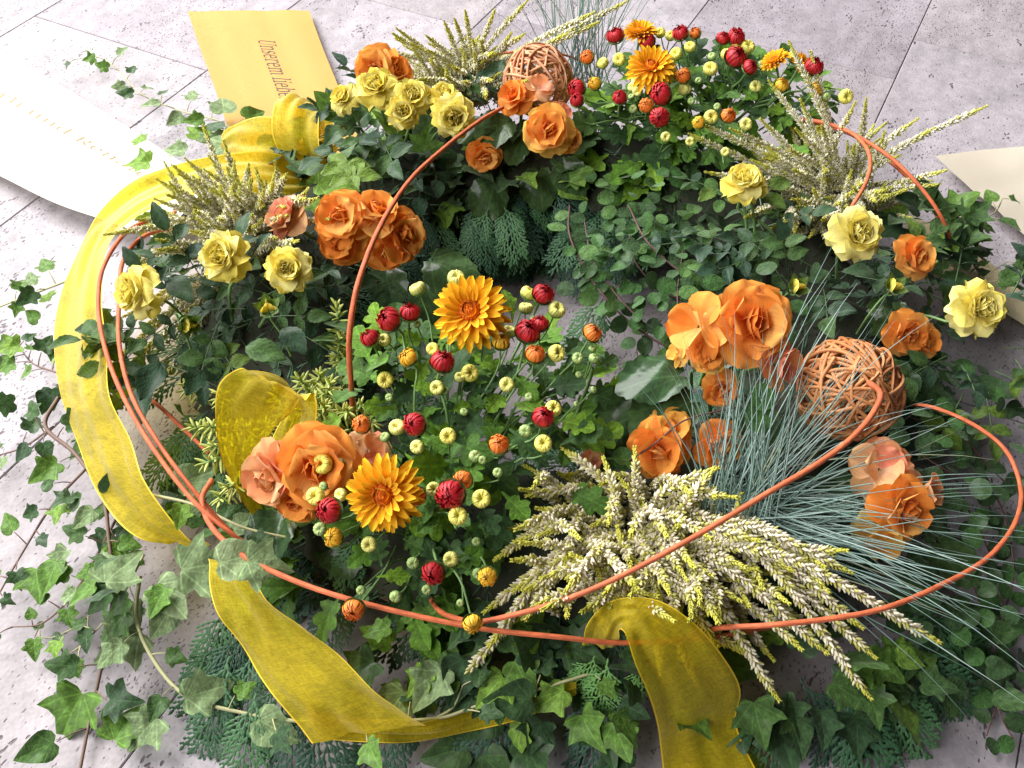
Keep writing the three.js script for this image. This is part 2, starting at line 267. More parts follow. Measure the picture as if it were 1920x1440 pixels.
// half-open button: three layers of narrow petals that arch up and curl in, axis +z, radius 1
function buttonBloom(colLow, colHigh, seed) {
  const r = rng(seed), l = [];
  for (const [n, L, W, bend, r0, z0] of [[32, 1.85, 0.105, 2.35, 0.2, -0.62], [26, 1.8, 0.1, 2.6, 0.2, -0.55], [20, 1.55, 0.09, 2.75, 0.16, -0.42]])
    for (let i = 0; i < n; i++) {
      const tone = 1 + r.s(0.18), col = (u, v) => mix(colLow, colHigh, sm(0.05, 0.4, v)).map((q) => q * tone);
      const g = petal(L * r.r(0.9, 1.06), W * r.r(0.85, 1.15), { prof: 'spoon', bend: bend * r.r(0.92, 1.06), cup: 0.4, nu: 2, nv: 8, col });
      l.push(g.applyMatrix4(rotM((i + r.s(0.3)) / n * 6.2832, r.s(0.06), z0, r0)));
    }
  const s = new THREE.SphereGeometry(0.5, 14, 10).translate(0, 0, -0.25), c = []; for (let i = 0; i < s.attributes.position.count; i++) c.push(...colHigh); s.setAttribute('color', new THREE.Float32BufferAttribute(c, 3)); s.deleteAttribute('uv'); s.setAttribute('uv', new THREE.Float32BufferAttribute(new Array(s.attributes.position.count * 2).fill(0), 2)); l.push(s);
  return mergeGeometries(l).scale(1, 1, 0.88);
}
const rb = rng(5);
const BUD = {
  red: [1, 2, 3].map((k) => buttonBloom([0.5, 0.1, 0.06], [0.5, 0.014, 0.022], k)),
  orange: [4, 5].map((k) => buttonBloom([0.74, 0.44, 0.07], [0.8, 0.22, 0.03], k)),
  gold: [6, 7].map((k) => buttonBloom([0.62, 0.56, 0.1], [0.84, 0.5, 0.035], k)),
  yellow: [0, 1, 2].map(() => button(26, 0.2, [0.5, 0.52, 0.12], [0.8, 0.72, 0.13], [0.8, 0.72, 0.13], false, rb)),
  pale: [0, 1].map(() => button(18, 0.1, [0.3, 0.38, 0.08], [0.68, 0.66, 0.17], [0.72, 0.66, 0.15], false, rb)),
  green: [0, 1].map(() => button(12, 0.1, [0.14, 0.26, 0.06], [0.3, 0.4, 0.12], [0.4, 0.48, 0.17], true, rb)),
};
G.calyx = (() => { const pos = [], n = 22, P = [[0.12, -0.74], [0.46, -0.68], [0.72, -0.54], [0.88, -0.34], [0.95, -0.16]]; for (let j = 0; j < 5; j++) for (let i = 0; i <= n; i++) { const a = i / n * 2 * Math.PI, k = j === 4 ? (i % 2 ? 0.97 : 1.04) : 1; pos.push(Math.cos(a) * P[j][0] * k, Math.sin(a) * P[j][0] * k, P[j][1] + (j === 4 && i % 2 ? -0.14 : 0)); } return geom(pos, gridIdx(n, 4)); })();

// a flower on its stem; root: where the stem leaves the plant
function stemTo(p, root, pos, dir, r, rnd, mat = M.stem) {
  const d = dir.clone().normalize(), len = pos.distanceTo(root), a = pos.clone().addScaledVector(d, -len * 0.35);
  part(p, 'stem', tube([root, root.clone().lerp(a, 0.6).add(V(rnd.s(0.006), 0.01, rnd.s(0.006))), a, pos.clone().addScaledVector(d, -0.003)], r * 1.3, r, 8, 5), mat);
}
function mumBud(p, kind, pos, dir, R, rnd) {
  const f = sub(p, 'bud', facing(pos, dir, rnd() * 6, R));
  local(f, 'bud_petals', rnd.pick(BUD[kind]), M.bud);
  local(f, 'calyx', G.calyx, M.calyx);
}
function mumFlower(p, pos, dir, s, rnd, k = 1) {
  const f = sub(p, 'flower', facing(pos, dir, rnd() * 6, s));
  for (const [ring, n, e, lift] of [[0, 21, -0.02, 0], [1, 20, 0.2, 0.0012], [1, 18, 0.42, 0.0024], [2, 16, 0.6, 0.0036], [3, 16, 0.85, 0.0048]])
    for (let i = 0; i < n; i++) { const m = rotM((i + rnd.s(0.25)) / n * 2 * Math.PI + ring, (e + rnd.s(0.09)) * k + (1 - k) * 0.6, lift, 0.003); m.scale(V(1, rnd.r(0.92, 1.05), 1)); local(f, 'petal', G.mumPetal[ring], M.mum[0], m); }
  local(f, 'flower_centre', G.mumCentre, M.mum[0], null, true);
  local(f, 'calyx', G.calyx, M.calyx, new THREE.Matrix4().makeScale(0.008, 0.008, 0.008));
}
function roseFlower(p, pos, dir, R, rnd, open = 1) {
  const f = sub(p, 'flower', facing(pos, dir, rnd() * 6, R / 0.029)), m = M.rose;
  const ring = (geos, n, e, lift, r, a0) => { for (let i = 0; i < n; i++) local(f, 'petal', rnd.pick(geos), rnd.pick(m), rotM(a0 + (i + rnd.s(0.14)) / n * 2 * Math.PI, e + rnd.s(0.1), lift, r)); };
  const k = (1 - open) * 0.7;
  ring(G.roseOuter, 5, 0.2 + k, -0.006, 0.003, 0); ring(G.roseOuter, 5, 0.5 + k, -0.004, 0.003, 0.7);
  ring(G.roseMid, 6, 0.78 + k * 0.7, -0.003, 0.003, 0.2); ring(G.roseMid, 5, 1.05 + k * 0.5, -0.002, 0.0035, 0.9);
  ring(G.roseInner, 5, 1.2, 0.0, 0.004, 0.3); ring(G.roseInner, 4, 1.4, 0.001, 0.0025, 1); ring(G.roseInner, 3, 1.55, 0.0015, 0.001, 0.5);
  const c = local(f, 'calyx', G.calyx, M.stem, new THREE.Matrix4().makeTranslation(0, 0, -0.005).scale(V(0.006, 0.006, 0.009)));
}
function begoniaFlower(p, pos, dir, R, rnd, mats = M.begonia, inner = 1) {
  const f = sub(p, 'flower', facing(pos, dir, rnd() * 6, R / 0.0315));
  const ring = (geos, n, e, lift, r, a0) => { for (let i = 0; i < n; i++) local(f, 'petal', rnd.pick(geos), rnd.pick(mats), rotM(a0 + (i + rnd.s(0.16)) / n * 2 * Math.PI, e + rnd.s(0.14), lift, r)); };
  ring(G.begOuter, 5, 0.12, -0.005, 0.001, 0);
  if (inner) { if (mats !== M.begoniaPink) mats = M.begonia; ring(G.begMid, 4, 0.38, -0.002, 0.002, 0.5); ring(G.begMid, 3, 0.68, 0, 0.001, 0.2); ring(G.begInner, 3, 0.8, 0.002, 0.002, 0); ring(G.begInner, 2, 1.1, 0.003, 0.0012, 0.6); }
  else ring(G.begMid, 3, 0.7, 0, 0.002, 0.4);
}

// ---------- heather ----------
const floretProto = (() => { const P = [], N = 4, prof = [[0, 0.25], [0.35, 1], [0.7, 0.8], [1, 0.1]]; for (const [y, r] of prof) for (let k = 0; k < N; k++) P.push([Math.cos(k / N * 6.2832) * r, y, Math.sin(k / N * 6.2832) * r]); const I = []; for (let j = 0; j < 3; j++) for (let k = 0; k < N; k++) { const a = j * N + k, b = j * N + (k + 1) % N; I.push(a, a + N, b, b, a + N, b + N); } return { P, I }; })();
function sprig(p, root, mid, tip, o, rnd) {
  const c = new THREE.CatmullRomCurve3([root, mid, tip], false, 'centripetal'), len = c.getLength();
  const g = sub(p, 'sprig', new THREE.Matrix4().setPosition(root));
  part(g, 'stem', tube([root, c.getPoint(0.33), c.getPoint(0.66), tip], 0.0011, 0.0005, 8, 4), M.twig);
  const pos = [], idx = [], col = [], uv = [], start = o.start ?? 0.35, step = o.step ?? 0.0021, n = Math.floor(len * (1 - start) / step), q = new THREE.Quaternion(), vv = V();
  for (let i = 0; i < n; i++) {
    const s = start + (1 - start) * i / n, pt = c.getPointAt(s), tg = c.getTangentAt(s), near = (1 - s) * len;   // metres below the tip
    const x = V(0, 1, 0).cross(tg); if (x.lengthSq() < 1e-4) x.set(1, 0, 0); x.normalize(); const y = tg.clone().cross(x);
    const tipness = 1 - sm(o.lime * 0.4, o.lime, near), size = (o.size ?? 0.0055) * (0.55 + 0.45 * sm(0, 0.03, near)) * rnd.r(0.8, 1.15), per = o.per ?? 3;
    for (let k = 0; k < per; k++) {
      const a = i * 1.1 + k / per * 6.2832 + rnd.s(0.3), spread = (o.spread ?? 0.95) * (1 - 0.45 * tipness) + rnd.s(0.15);
      const d = x.clone().multiplyScalar(Math.cos(a)).addScaledVector(y, Math.sin(a)).multiplyScalar(Math.sin(spread)).addScaledVector(tg, Math.cos(spread));
      q.setFromUnitVectors(V(0, 1, 0), d.normalize()); const o0 = pos.length / 3, w = size * rnd.r(0.2, 0.27);
      const white = mix(o.white ?? [0.72, 0.68, 0.58], [0.45, 0.36, 0.22], rnd() * 0.45), lime = mix([0.54, 0.56, 0.03], [0.68, 0.66, 0.1], rnd()), cc = rnd() < (o.greenMix ?? 0.15) ? [0.55, 0.54, 0.14] : white, tc = mix(cc, lime, tipness);
      for (const [px, py, pz] of floretProto.P) { vv.set(px * w, py * size, pz * w).applyQuaternion(q).add(pt); pos.push(vv.x, vv.y, vv.z); uv.push(0, py); col.push(...mix(mix(tc, o.baseCol ?? [0.3, 0.26, 0.08], 0.55), tc, sm(0.0, 0.5, py))); }
      for (const t of floretProto.I) idx.push(o0 + t);
    }
  }
  const fg = geom(pos, idx, uv, col); part(g, 'florets', fg, M.floret, null, true);
}

// ---------- conifer spray: flat, length 1 along +y ----------
function sprayGeo(seed, n = 11) {
  const r = rng(seed), pos = [], idx = [], uv = [];
  const seg = (x0, y0, x1, y1, w) => { const dx = x1 - x0, dy = y1 - y0, l = Math.hypot(dx, dy) || 1, nx = -dy / l * w, ny = dx / l * w, o = pos.length / 3, z = (a, b) => -0.35 * b * b - 0.35 * a * a + 0.1 * Math.sin(a * 9 + b * 6) * Math.abs(a);
    const put = (x, y, h) => { pos.push(x, y, z(x, y) + h); uv.push(x + 0.5, y); };
    put(x0 + nx * 0.4, y0 + ny * 0.4, 0); put(x0 - nx * 0.4, y0 - ny * 0.4, 0); const mx = x0 + dx * 0.55, my = y0 + dy * 0.55; put(mx + nx, my + ny, 0); put(mx, my, w * 0.8); put(mx - nx, my - ny, 0); put(x1, y1, 0);
    idx.push(o, o + 3, o + 2, o, o + 1, o + 3, o + 1, o + 4, o + 3, o + 2, o + 3, o + 5, o + 3, o + 4, o + 5); };
  const chain = (x, y, a, len, w) => { const k = Math.max(2, Math.round(len / 0.07)), d = len / k; for (let i = 0; i < k; i++) { const x1 = x + Math.sin(a) * d, y1 = y + Math.cos(a) * d; seg(x, y, x + Math.sin(a) * d * 1.15, y + Math.cos(a) * d * 1.15, w); x = x1; y = y1; a *= 0.96; } };
  let x = 0, y = 0;
  for (let i = 0; i < n; i++) {
    const t = (i + 0.7) / n, L = 0.5 * Math.sin(Math.PI * Math.min(1, 0.25 + t * 0.72)) * r.r(0.8, 1.15);
    for (const s of [-1, 1]) { const a = s * r.r(0.5, 0.8), by0 = t * 0.92 + s * 0.03; chain(0, by0, a, L, 0.02);
      const m = Math.floor(L / 0.1); for (let j = 1; j <= m; j++) { const q = j / (m + 1) * L, l2 = (L - q) * 0.55 * r.r(0.7, 1.3); for (const s2 of [-1, 1]) if (l2 > 0.035) chain(Math.sin(a) * q, by0 + Math.cos(a) * q, a + s2 * 0.55, l2, 0.018); } }
  }
  chain(0, 0, 0, 1, 0.016);
  return geom(pos, idx, uv);
}
G.spray = [sprayGeo(1, 6), sprayGeo(2, 7), sprayGeo(3, 5), sprayGeo(4, 6)];

// ribbon through rows of [left, right] points, softly rippled
function ribbonGeo(rows, nu, per, ripple, seed, freq = 3) {
  const L = new THREE.CatmullRomCurve3(rows.map((r) => r[0]), false, 'centripetal'), R = new THREE.CatmullRomCurve3(rows.map((r) => r[1]), false, 'centripetal');
  const nv = (rows.length - 1) * per, pos = [], uv = [], nz = noise2(seed, 8); let len = 0, prev = null;
  for (let j = 0; j <= nv; j++) {
    const t = j / nv, a = L.getPoint(t), b = R.getPoint(t), m = a.clone().lerp(b, 0.5); if (prev) len += m.distanceTo(prev); prev = m;
    const w = a.distanceTo(b), d = L.getTangent(t).add(R.getTangent(t)).normalize(), n = d.clone().cross(b.clone().sub(a)).normalize(); if (n.y < 0) n.negate();
    for (let i = 0; i <= nu; i++) { const u = i / nu, p = a.clone().lerp(b, u).addScaledVector(n, ripple * ((nz(u * 0.35, t * freq * 0.12) - 0.5) * 1.3 + 0.55 * Math.abs(Math.sin(u * 6.5 + 2.6 * nz(0.3, t * freq * 0.1))) * (0.3 + nz(0.7, t * freq * 0.13)) + 0.12 * Math.sin(u * 21 + 5 * nz(0.1, t * freq * 0.2)))); pos.push(p.x, p.y, p.z); uv.push(u * w, len); }
  }
  return geom(pos, gridIdx(nu, nv), uv);
}
const rowsAt = (l) => l.map(([x, y, h, x2, y2, h2]) => [at(x, y, h), at(x2, y2, h2 ?? h)]);

// ---------- floor: travertine slabs with narrow joints ----------
const PX = 1536, SPAN = 0.9;   // texture pixels and metres
const floorMaps = (() => {
  const r = rng(11), depth = new Float32Array(PX * PX), n1 = noise2(1, 6), n2 = noise2(2, 22), n3 = noise2(3, 90), n4 = noise2(4, 300), dens = noise2(5, 7);
  const pit = (cx, cy, a, b, ang, k) => { const R = Math.ceil(Math.max(a, b)) + 2, ca = Math.cos(ang), sa = Math.sin(ang), ph = r() * 6; for (let y = -R; y <= R; y++) for (let x = -R; x <= R; x++) { const X = x * ca + y * sa, Y = -x * sa + y * ca + Math.sin(X * 0.25 + ph) * b * 0.4, e = (X / a) ** 2 + (Y / b) ** 2, q = e + 0.7 * (n4((cx + x) / PX, (cy + y) / PX) - 0.5); if (q < 1) { const i = ((Math.round(cy) + y + PX) % PX) * PX + (Math.round(cx) + x + PX) % PX; depth[i] = Math.max(depth[i], k * Math.min(1, (1 - q) * 2)); } } };
  for (let i = 0; i < 20000; i++) { const x = r() * PX, y = r() * PX; if (r() > 0.15 + 0.85 * sm(0.35, 0.75, dens(x / PX, y / PX * 0.5))) continue; const s = Math.pow(r(), 3); pit(x, y, 1.1 + 3 * s + r() * 1.6, 0.75 + 0.9 * s + r() * 0.5, Math.PI / 2 + r.s(0.5), r.r(0.35, 0.85)); }
  for (let i = 0; i < 150; i++) { let x = r() * PX, y = r() * PX; const k = 1 + Math.floor(r() * 4); for (let j = 0; j < k; j++) { pit(x, y, r.r(3, 10), r.r(1.6, 3.6), Math.PI / 2 + r.s(0.45), r.r(0.75, 1)); x = (x + r.s(12) + PX) % PX; y = (y + r.r(4, 22)) % PX; } }
  const at2 = (x, y) => depth[(y % PX) * PX + (x % PX)];
  const color = tex(PX, PX, (u, v, x, y) => { const c = 0.6 + 0.08 * (n1(u, v) - 0.5) + 0.07 * (n2(u * 2, v) - 0.5) + 0.05 * (n3(u, v) - 0.5) + 0.05 * (n4(u, v) - 0.5), d = at2(x, y), pitTone = [0.32, 0.28, 0.3]; return [c * 1.0, c * 0.965, c * 0.99].map((q, k) => q + (pitTone[k] - q) * Math.min(1, d)); }, true);  // pits take a darker tone than the stone round them
  const bump = tex(PX, PX, (u, v, x, y) => 0.72 + 0.2 * (n4(u, v) - 0.5) + 0.12 * (n3(u, v) - 0.5) - 0.62 * at2(x, y));
  return { color, bump };
})();
const stone = [0, 1, 2].map((k) => { const map = floorMaps.color, m = std(new THREE.Color([0xffffff, 0xf8f6f8, 0xfffdfb][k]), 0.6, { map, bumpMap: floorMaps.bump, bumpScale: 0.0014, specularIntensity: 0.8 }); return m; });
{
  const bed = new THREE.PlaneGeometry(6, 6).rotateX(-Math.PI / 2);
  const floor = local(scene, 'floor', bed, std([0.3, 0.27, 0.28], 0.95), new THREE.Matrix4().makeRotationY(-27.3 * Math.PI / 180).setPosition(0, -0.006, 0));
  floor.userData = { kind: 'structure', label: 'pale pitted travertine slab floor under the wreath' };
  const r = rng(8), cols = [-1.68, -1.276, -0.849, -0.488, -0.119, 0.279, 0.66, 1.04, 1.42];
  const rows = [[-1.8, -0.9, 0.1, 1.0], [-1.5, -0.425, 0.5, 1.4], [-1.7, -0.78, 0.75, 1.6], [-1.8, -0.85, 0, 0.95], [-1.9, -0.975, 0.1, 1.0], [-2.0, -1.13, -0.25, 0.75], [-1.6, -0.6, 0.4, 1.2], [-1.7, -0.8, 0.1, 1.0]];
  cols.slice(0, -1).forEach((a0, c) => rows[c].slice(0, -1).forEach((b0, k) => {
    const g = 0.0007, x0 = a0 + g, x1 = cols[c + 1] - g, z0 = b0 + g, z1 = rows[c][k + 1] - g, ch = 0.0011, top = 0.006, pos = [], uv = [], idx = [], ou = r(), ov = r();
    const put = (x, y, z) => { pos.push(x, y, z); uv.push((x - x0) / SPAN + ou, (z - z0) / SPAN + ov); };
    for (const [i, y] of [[ch, top], [0, top - ch], [0, -0.01]]) { put(x0 + i, y, z0 + i); put(x1 - i, y, z0 + i); put(x1 - i, y, z1 - i); put(x0 + i, y, z1 - i); }
    idx.push(0, 2, 1, 0, 3, 2); for (const o of [0, 4]) for (let q = 0; q < 4; q++) { const a = o + q, b = o + (q + 1) % 4; idx.push(a, b, a + 4, b, b + 4, a + 4); }
    local(floor, 'slab', geom(pos, idx, uv).toNonIndexed(), stone[(c + k) % 3]).geometry.computeVertexNormals();
  }));
}

// ---------- wreath base ----------
const WC = V(0.04, 0, -0.05), WR = 0.325;
const ringAt = (deg, r = WR, h = 0.12) => V(WC.x + Math.cos(deg * Math.PI / 180) * r * 1.05, h, WC.z - Math.sin(deg * Math.PI / 180) * r);
{
  const r = rng(21), w = thing('wreath_base', 'round wreath ring bound with dark conifer sprigs and bare twigs lying on the floor', 'wreath', V(WC.x, 0, WC.z));
  const g = new THREE.TorusGeometry(WR, 0.09, 22, 90).rotateX(Math.PI / 2).scale(1.05, 0.68, 1), p = g.attributes.position, n = noise2(41, 40);
  for (let i = 0; i < p.count; i++) { const k = 1 + 0.16 * (n(p.getX(i) * 2.3 + 9, p.getZ(i) * 2.3 + p.getY(i) * 3 + 9) - 0.5); p.setXYZ(i, p.getX(i) * (0.5 + 0.5 * k), p.getY(i) * k + 0.062, p.getZ(i) * (0.5 + 0.5 * k)); }
  g.computeVertexNormals(); local(w, 'ring', g, M.moss);
  for (let i = 0; i < 220; i++) {   // sprigs all round, tips outward and down, some into the opening
    const d = r() * 360, inside = r() < 0.4, rr = WR + (inside ? -r.r(0.04, 0.085) : r.r(0.045, 0.1)), h = r.r(0.02, 0.11), a = d * Math.PI / 180 + r.s(0.9), s = inside ? -1 : 1;
    part(w, 'conifer_sprig', r.pick(G.spray), r.pick(M.thuja), orient(ringAt(d, rr, h), V(Math.cos(a) * s, r.r(-0.5, 0.15), -Math.sin(a) * s), V(Math.cos(a) * s * 0.5, 1, -Math.sin(a) * s * 0.5).add(V(r.s(0.4), 0, r.s(0.4))), r.r(0.065, 0.105)));
  }
  {   // short needles and moss that cover the ring
    const pos = [], idx = []; for (let i = 0; i < 9000; i++) { const u = r() * 6.2832, v = r() * 6.2832, k = WR + 0.09 * Math.cos(v), x = Math.cos(u) * k * 1.05, z = -Math.sin(u) * k, y = 0.062 + 0.09 * 0.68 * Math.sin(v); if (y < 0.008) continue; const n = V(Math.cos(u) * Math.cos(v), Math.sin(v), -Math.sin(u) * Math.cos(v)).add(V(r.s(0.9), r.s(0.9), r.s(0.9))).normalize(), s = n.clone().cross(V(r.s(), r.s(), r.s())).normalize().multiplyScalar(r.r(0.0006, 0.0014)), L = r.r(0.01, 0.024), o = pos.length / 3; pos.push(x - s.x, y - s.y, z - s.z, x + s.x, y + s.y, z + s.z, x + n.x * L, Math.max(0.008, y + n.y * L), z + n.z * L); idx.push(o, o + 1, o + 2); }
    local(w, 'moss_needles', geom(pos, idx), M.thuja[0], null, true);
  }
  for (let i = 0; i < 46; i++) { const d = r.r(35, 150), a = d * Math.PI / 180 + r.s(0.8); part(w, 'conifer_sprig', r.pick(G.spray), r.pick(M.thuja), orient(ringAt(d, r.r(0.2, 0.25), r.r(0.02, 0.1)), V(-Math.cos(a), r.r(-0.3, 0.25), Math.sin(a)), V(-Math.cos(a) * 0.5, 1, 0.6), r.r(0.06, 0.1))); }
  const put = (px, py, h, dx, dy, s, m) => { const q = at(px, py, h), e = at(px + dx, py + dy, h * 0.6); part(w, 'conifer_sprig', r.pick(G.spray), m ?? r.pick(M.thuja), orient(q, e.sub(q), V(r.s(0.3), 1, 0.5), s)); };
  for (const [x, y, dx, dy] of [[470, 1120, -40, 120], [450, 1180, -40, 160], [430, 1130, -50, 110], [470, 1220, -20, 160], [520, 1260, -10, 150], [410, 1190, -40, 120], [430, 1260, -60, 130], [430, 1230, -40, 120], [480, 1300, -30, 120], [560, 1300, -20, 130], [600, 1330, 20, 110], [1640, 1200, 90, 120], [1680, 1150, 140, 90], [1600, 1230, 70, 150], [1560, 1250, 40, 160], [1700, 1210, 100, 110], [1740, 1150, 110, 100], [1500, 1270, 60, 130], [1650, 1260, 80, 140], [1580, 1290, 50, 120], [1320, 1290, 30, 120], [1440, 1290, 20, 130], [950, 1290, -30, 110], [760, 1300, -40, 100], [700, 1250, -50, 90], [1100, 1290, 10, 100]]) put(x, y, 0.05, dx, dy, r.r(0.085, 0.12));
  for (const [x, y, dx, dy, s] of [[1140, 1235, -20, 100, 0.075], [1115, 1230, -35, 80, 0.06], [1200, 1235, 10, 90, 0.06]]) put(x, y, 0.1, dx, dy, s, M.thujaLight);
  for (const [x, y, dx, dy, s] of [[900, 475, 130, -40, 0.14], [880, 495, 150, -30, 0.13], [930, 450, 110, -30, 0.1], [1190, 360, -80, 90, 0.1], [1130, 560, -60, 120, 0.1], [700, 660, 60, 60, 0.08]]) put(x, y, 0.06, dx, dy, s);
  for (let i = 0; i < 22; i++) { const d0 = r.r(200, 350), l = r.r(18, 45), h = r.r(0.035, 0.1), rr = WR + 0.075 + r.s(0.018), pts = []; for (let k = 0; k <= 4; k++) pts.push(ringAt(d0 + l * k / 4, rr + r.s(0.007), h + r.s(0.012))); part(w, 'twig', tube(pts, r.r(0.0015, 0.003), 0.001, 12, 5, 0.1, r), i % 3 ? M.vine : M.vinePale); }
}

// ---------- ribbons with print ----------
function printed(w, h, base, draw) {
  const c = document.createElement('canvas'); c.width = w; c.height = h; const x = c.getContext('2d'); x.fillStyle = base; x.fillRect(0, 0, w, h); draw(x);
  const t = new THREE.CanvasTexture(c); t.colorSpace = THREE.SRGBColorSpace; t.wrapS = t.wrapT = THREE.ClampToEdgeWrapping; return t;
}
const weave = (() => { const n = noise2(51, 64); return tex(128, 128, (u, v) => 0.5 + 0.22 * Math.sin(v * 128 * Math.PI / 2) + 0.15 * Math.sin(u * 128 * Math.PI / 2) + 0.25 * (n(u, v * 3) - 0.5)); })();
function sheetRibbon(name, label, rows, nu, ripple, seed, map, rough, color, tr, flip) {
  const g = ribbonGeo(rowsAt(rows), nu, 8, ripple, seed, 2.2), uv = g.attributes.uv, nv = (rows.length - 1) * 8;
  for (let j = 0; j <= nv; j++) for (let i = 0; i <= nu; i++) uv.setXY(j * (nu + 1) + i, flip ? 1 - i / nu : i / nu, 1 - j / nv);
  const b = rowsAt(rows)[0][0], t = thing(name, label, 'ribbon', V(b.x, 0, b.z), 'printed sash ribbons on the floor'), bump = weave.clone(); bump.repeat.set(40, 80);
  part(t, 'sash', g, std(color, rough, { map, transmission: tr, bumpMap: bump, bumpScale: 0.0003 }));
}
const gold = printed(512, 1024, '#ffffff', (x) => { x.translate(292, 210); x.rotate(Math.PI / 2); x.transform(0.52, 0, 0, 1, 0, 0); x.fillStyle = '#231405'; x.font = 'italic 100px serif'; x.fillText('Unserem lieben', 0, 40); });
sheetRibbon('sash_ribbon', 'golden satin sash ribbon printed Unserem lieben beside the yellow bow', [[352, 22, 0.012, 580, 22, 0.012], [375, 90, 0.014, 604, 88, 0.014], [405, 172, 0.01, 634, 162, 0.016], [430, 250, 0.016, 664, 240, 0.02], [450, 315, 0.03, 690, 310, 0.035]], 18, 0.004, 61, gold, 0.42, new THREE.Color().setRGB(0.62, 0.33, 0.055), 0.1);
const white = printed(768, 1024, '#ffffff', (x) => { x.translate(430, 60); x.rotate(Math.PI / 2); x.fillStyle = '#a3946c'; x.font = 'italic 88px serif'; x.transform(0.8, 0, -0.15, 1, 0, 0); x.fillText('Heidi u. Urli und Renate, Stefan', 0, -20); x.fillStyle = '#dcd5c2'; x.font = '96px serif'; x.fillText('Axel und Frank, Simon, Mia', 30, 165); });
sheetRibbon('sash_ribbon', 'overlit white satin sash ribbon with two slanted lines of script', [[-260, -30, 0.02, -300, 180, 0.02], [-100, 40, 0.015, -130, 270, 0.02], [0, 95, 0.012, 0, 330, 0.022], [130, 173, 0.012, 100, 380, 0.03], [270, 262, 0.014, 190, 412, 0.034], [400, 345, 0.03, 300, 450, 0.04]], 18, 0.005, 62, white, 0.4, new THREE.Color().setRGB(0.86, 0.82, 0.7), 0.1, true);
const plain = printed(64, 64, '#ffffff', () => {});
sheetRibbon('sash_ribbon', 'blank cream sash ribbon end lying beside the ivy sprig with three leaves', [[1752, 292, 0.03, 1925, 443, 0.03], [1835, 283, 0.014, 2010, 430, 0.016], [1930, 274, 0.012, 2100, 410, 0.012], [2050, 262, 0.012, 2220, 400, 0.012]], 14, 0.004, 63, plain, 0.45, new THREE.Color().setRGB(0.7, 0.63, 0.5), 0.12);
sheetRibbon('sash_ribbon', 'cream sash ribbon tail with yellow edge tucked under the rose leaves', [[1690, 400, 0.07, 1720, 520, 0.07], [1800, 455, 0.05, 1830, 560, 0.05], [1900, 530, 0.02, 1900, 600, 0.025], [2010, 590, 0.012, 1990, 660, 0.012]], 10, 0.004, 64, plain, 0.45, new THREE.Color().setRGB(0.68, 0.58, 0.34), 0.12);

// ---------- organza ----------
const thread = (() => { const n = noise2(55, 120), m = noise2(56, 40), t = tex(256, 256, (u, v) => 0.9 + 0.14 * (n(u * 0.12, v) - 0.5) + 0.12 * (n(u, v * 0.1) - 0.5) + 0.08 * (m(u, v) - 0.5), true); t.repeat.set(14, 14); return t; })();
M.organza = std([0.98, 0.77, 0.025], 0.58, { map: thread, transmission: 0.64, ior: 1.3, specularIntensity: 0.6, bumpMap: (() => { const t = weave.clone(); t.repeat.set(28, 28); return t; })(), bumpScale: 0.0006, sheen: 0.6, sheenColor: new THREE.Color(1, 0.9, 0.3), sheenRoughness: 0.5 });
M.hem = std([0.9, 0.64, 0.02], 0.6, { transmission: 0.2 });
function hems(t, g, nu) {   // the denser woven selvedge along both edges
  const p = g.attributes.position, nv = p.count / (nu + 1) - 1, a = V(), b = V();
  for (const s of [0, 1]) { const pos = [], uv = []; for (let j = 0; j <= nv; j++) { const k = j * (nu + 1); a.fromBufferAttribute(p, k + (s ? nu : 0)); b.fromBufferAttribute(p, k + (s ? nu - 1 : 1)).sub(a).setLength(Math.min(0.0016, b.length() * 0.4)).add(a); for (const q of [a, b]) pos.push(q.x, q.y + 0.0004, q.z); uv.push(0, j / nv, 1, j / nv); } part(t, 'selvedge', geom(pos, gridIdx(1, nv), uv), M.hem); }
}
function organza(label, rows, o = {}) {
  const rr = rowsAt(rows), b = rr[0][0], t = thing('organza_ribbon', label, 'ribbon', V(b.x, 0, b.z), 'yellow organza ribbon lengths');
  const g = ribbonGeo(rr, o.nu ?? 20, 9, o.ripple ?? 0.005, o.seed ?? 70, o.freq ?? 4);
  part(t, 'organza_band', g, M.organza);
  hems(t, g, o.nu ?? 20);
  return t;
}
organza('sheer yellow organza ribbon draped down the outer side past the ivy', [[580, 318, 0.1, 584, 352, 0.09], [500, 290, 0.14, 530, 372, 0.11], [430, 292, 0.135, 470, 374, 0.125], [330, 322, 0.12, 372, 372, 0.14], [238, 366, 0.12, 288, 398, 0.15], [166, 428, 0.12, 222, 446, 0.16], [124, 520, 0.11, 196, 540, 0.16], [102, 622, 0.1, 200, 650, 0.16], [112, 730, 0.095, 206, 742, 0.15], [150, 830, 0.09, 250, 826, 0.14], [198, 926, 0.09, 276, 902, 0.135], [262, 1000, 0.09, 316, 968, 0.12], [350, 1022, 0.08, 388, 1032, 0.09]], { ripple: 0.012, seed: 71, freq: 7 });
organza('upright loop of sheer yellow organza beside the orange begonias and sedum', [[490, 985, 0.1, 512, 978, 0.1], [448, 938, 0.14, 486, 905, 0.13], [412, 860, 0.18, 492, 850, 0.16], [404, 780, 0.215, 516, 800, 0.19], [412, 720, 0.24, 548, 770, 0.215], [436, 697, 0.25, 572, 740, 0.235], [480, 692, 0.245, 586, 760, 0.235], [530, 715, 0.22, 590, 790, 0.215], [540, 770, 0.17, 588, 830, 0.17], [505, 850, 0.13, 560, 880, 0.13]], { ripple: 0.009, seed: 72, freq: 5 });
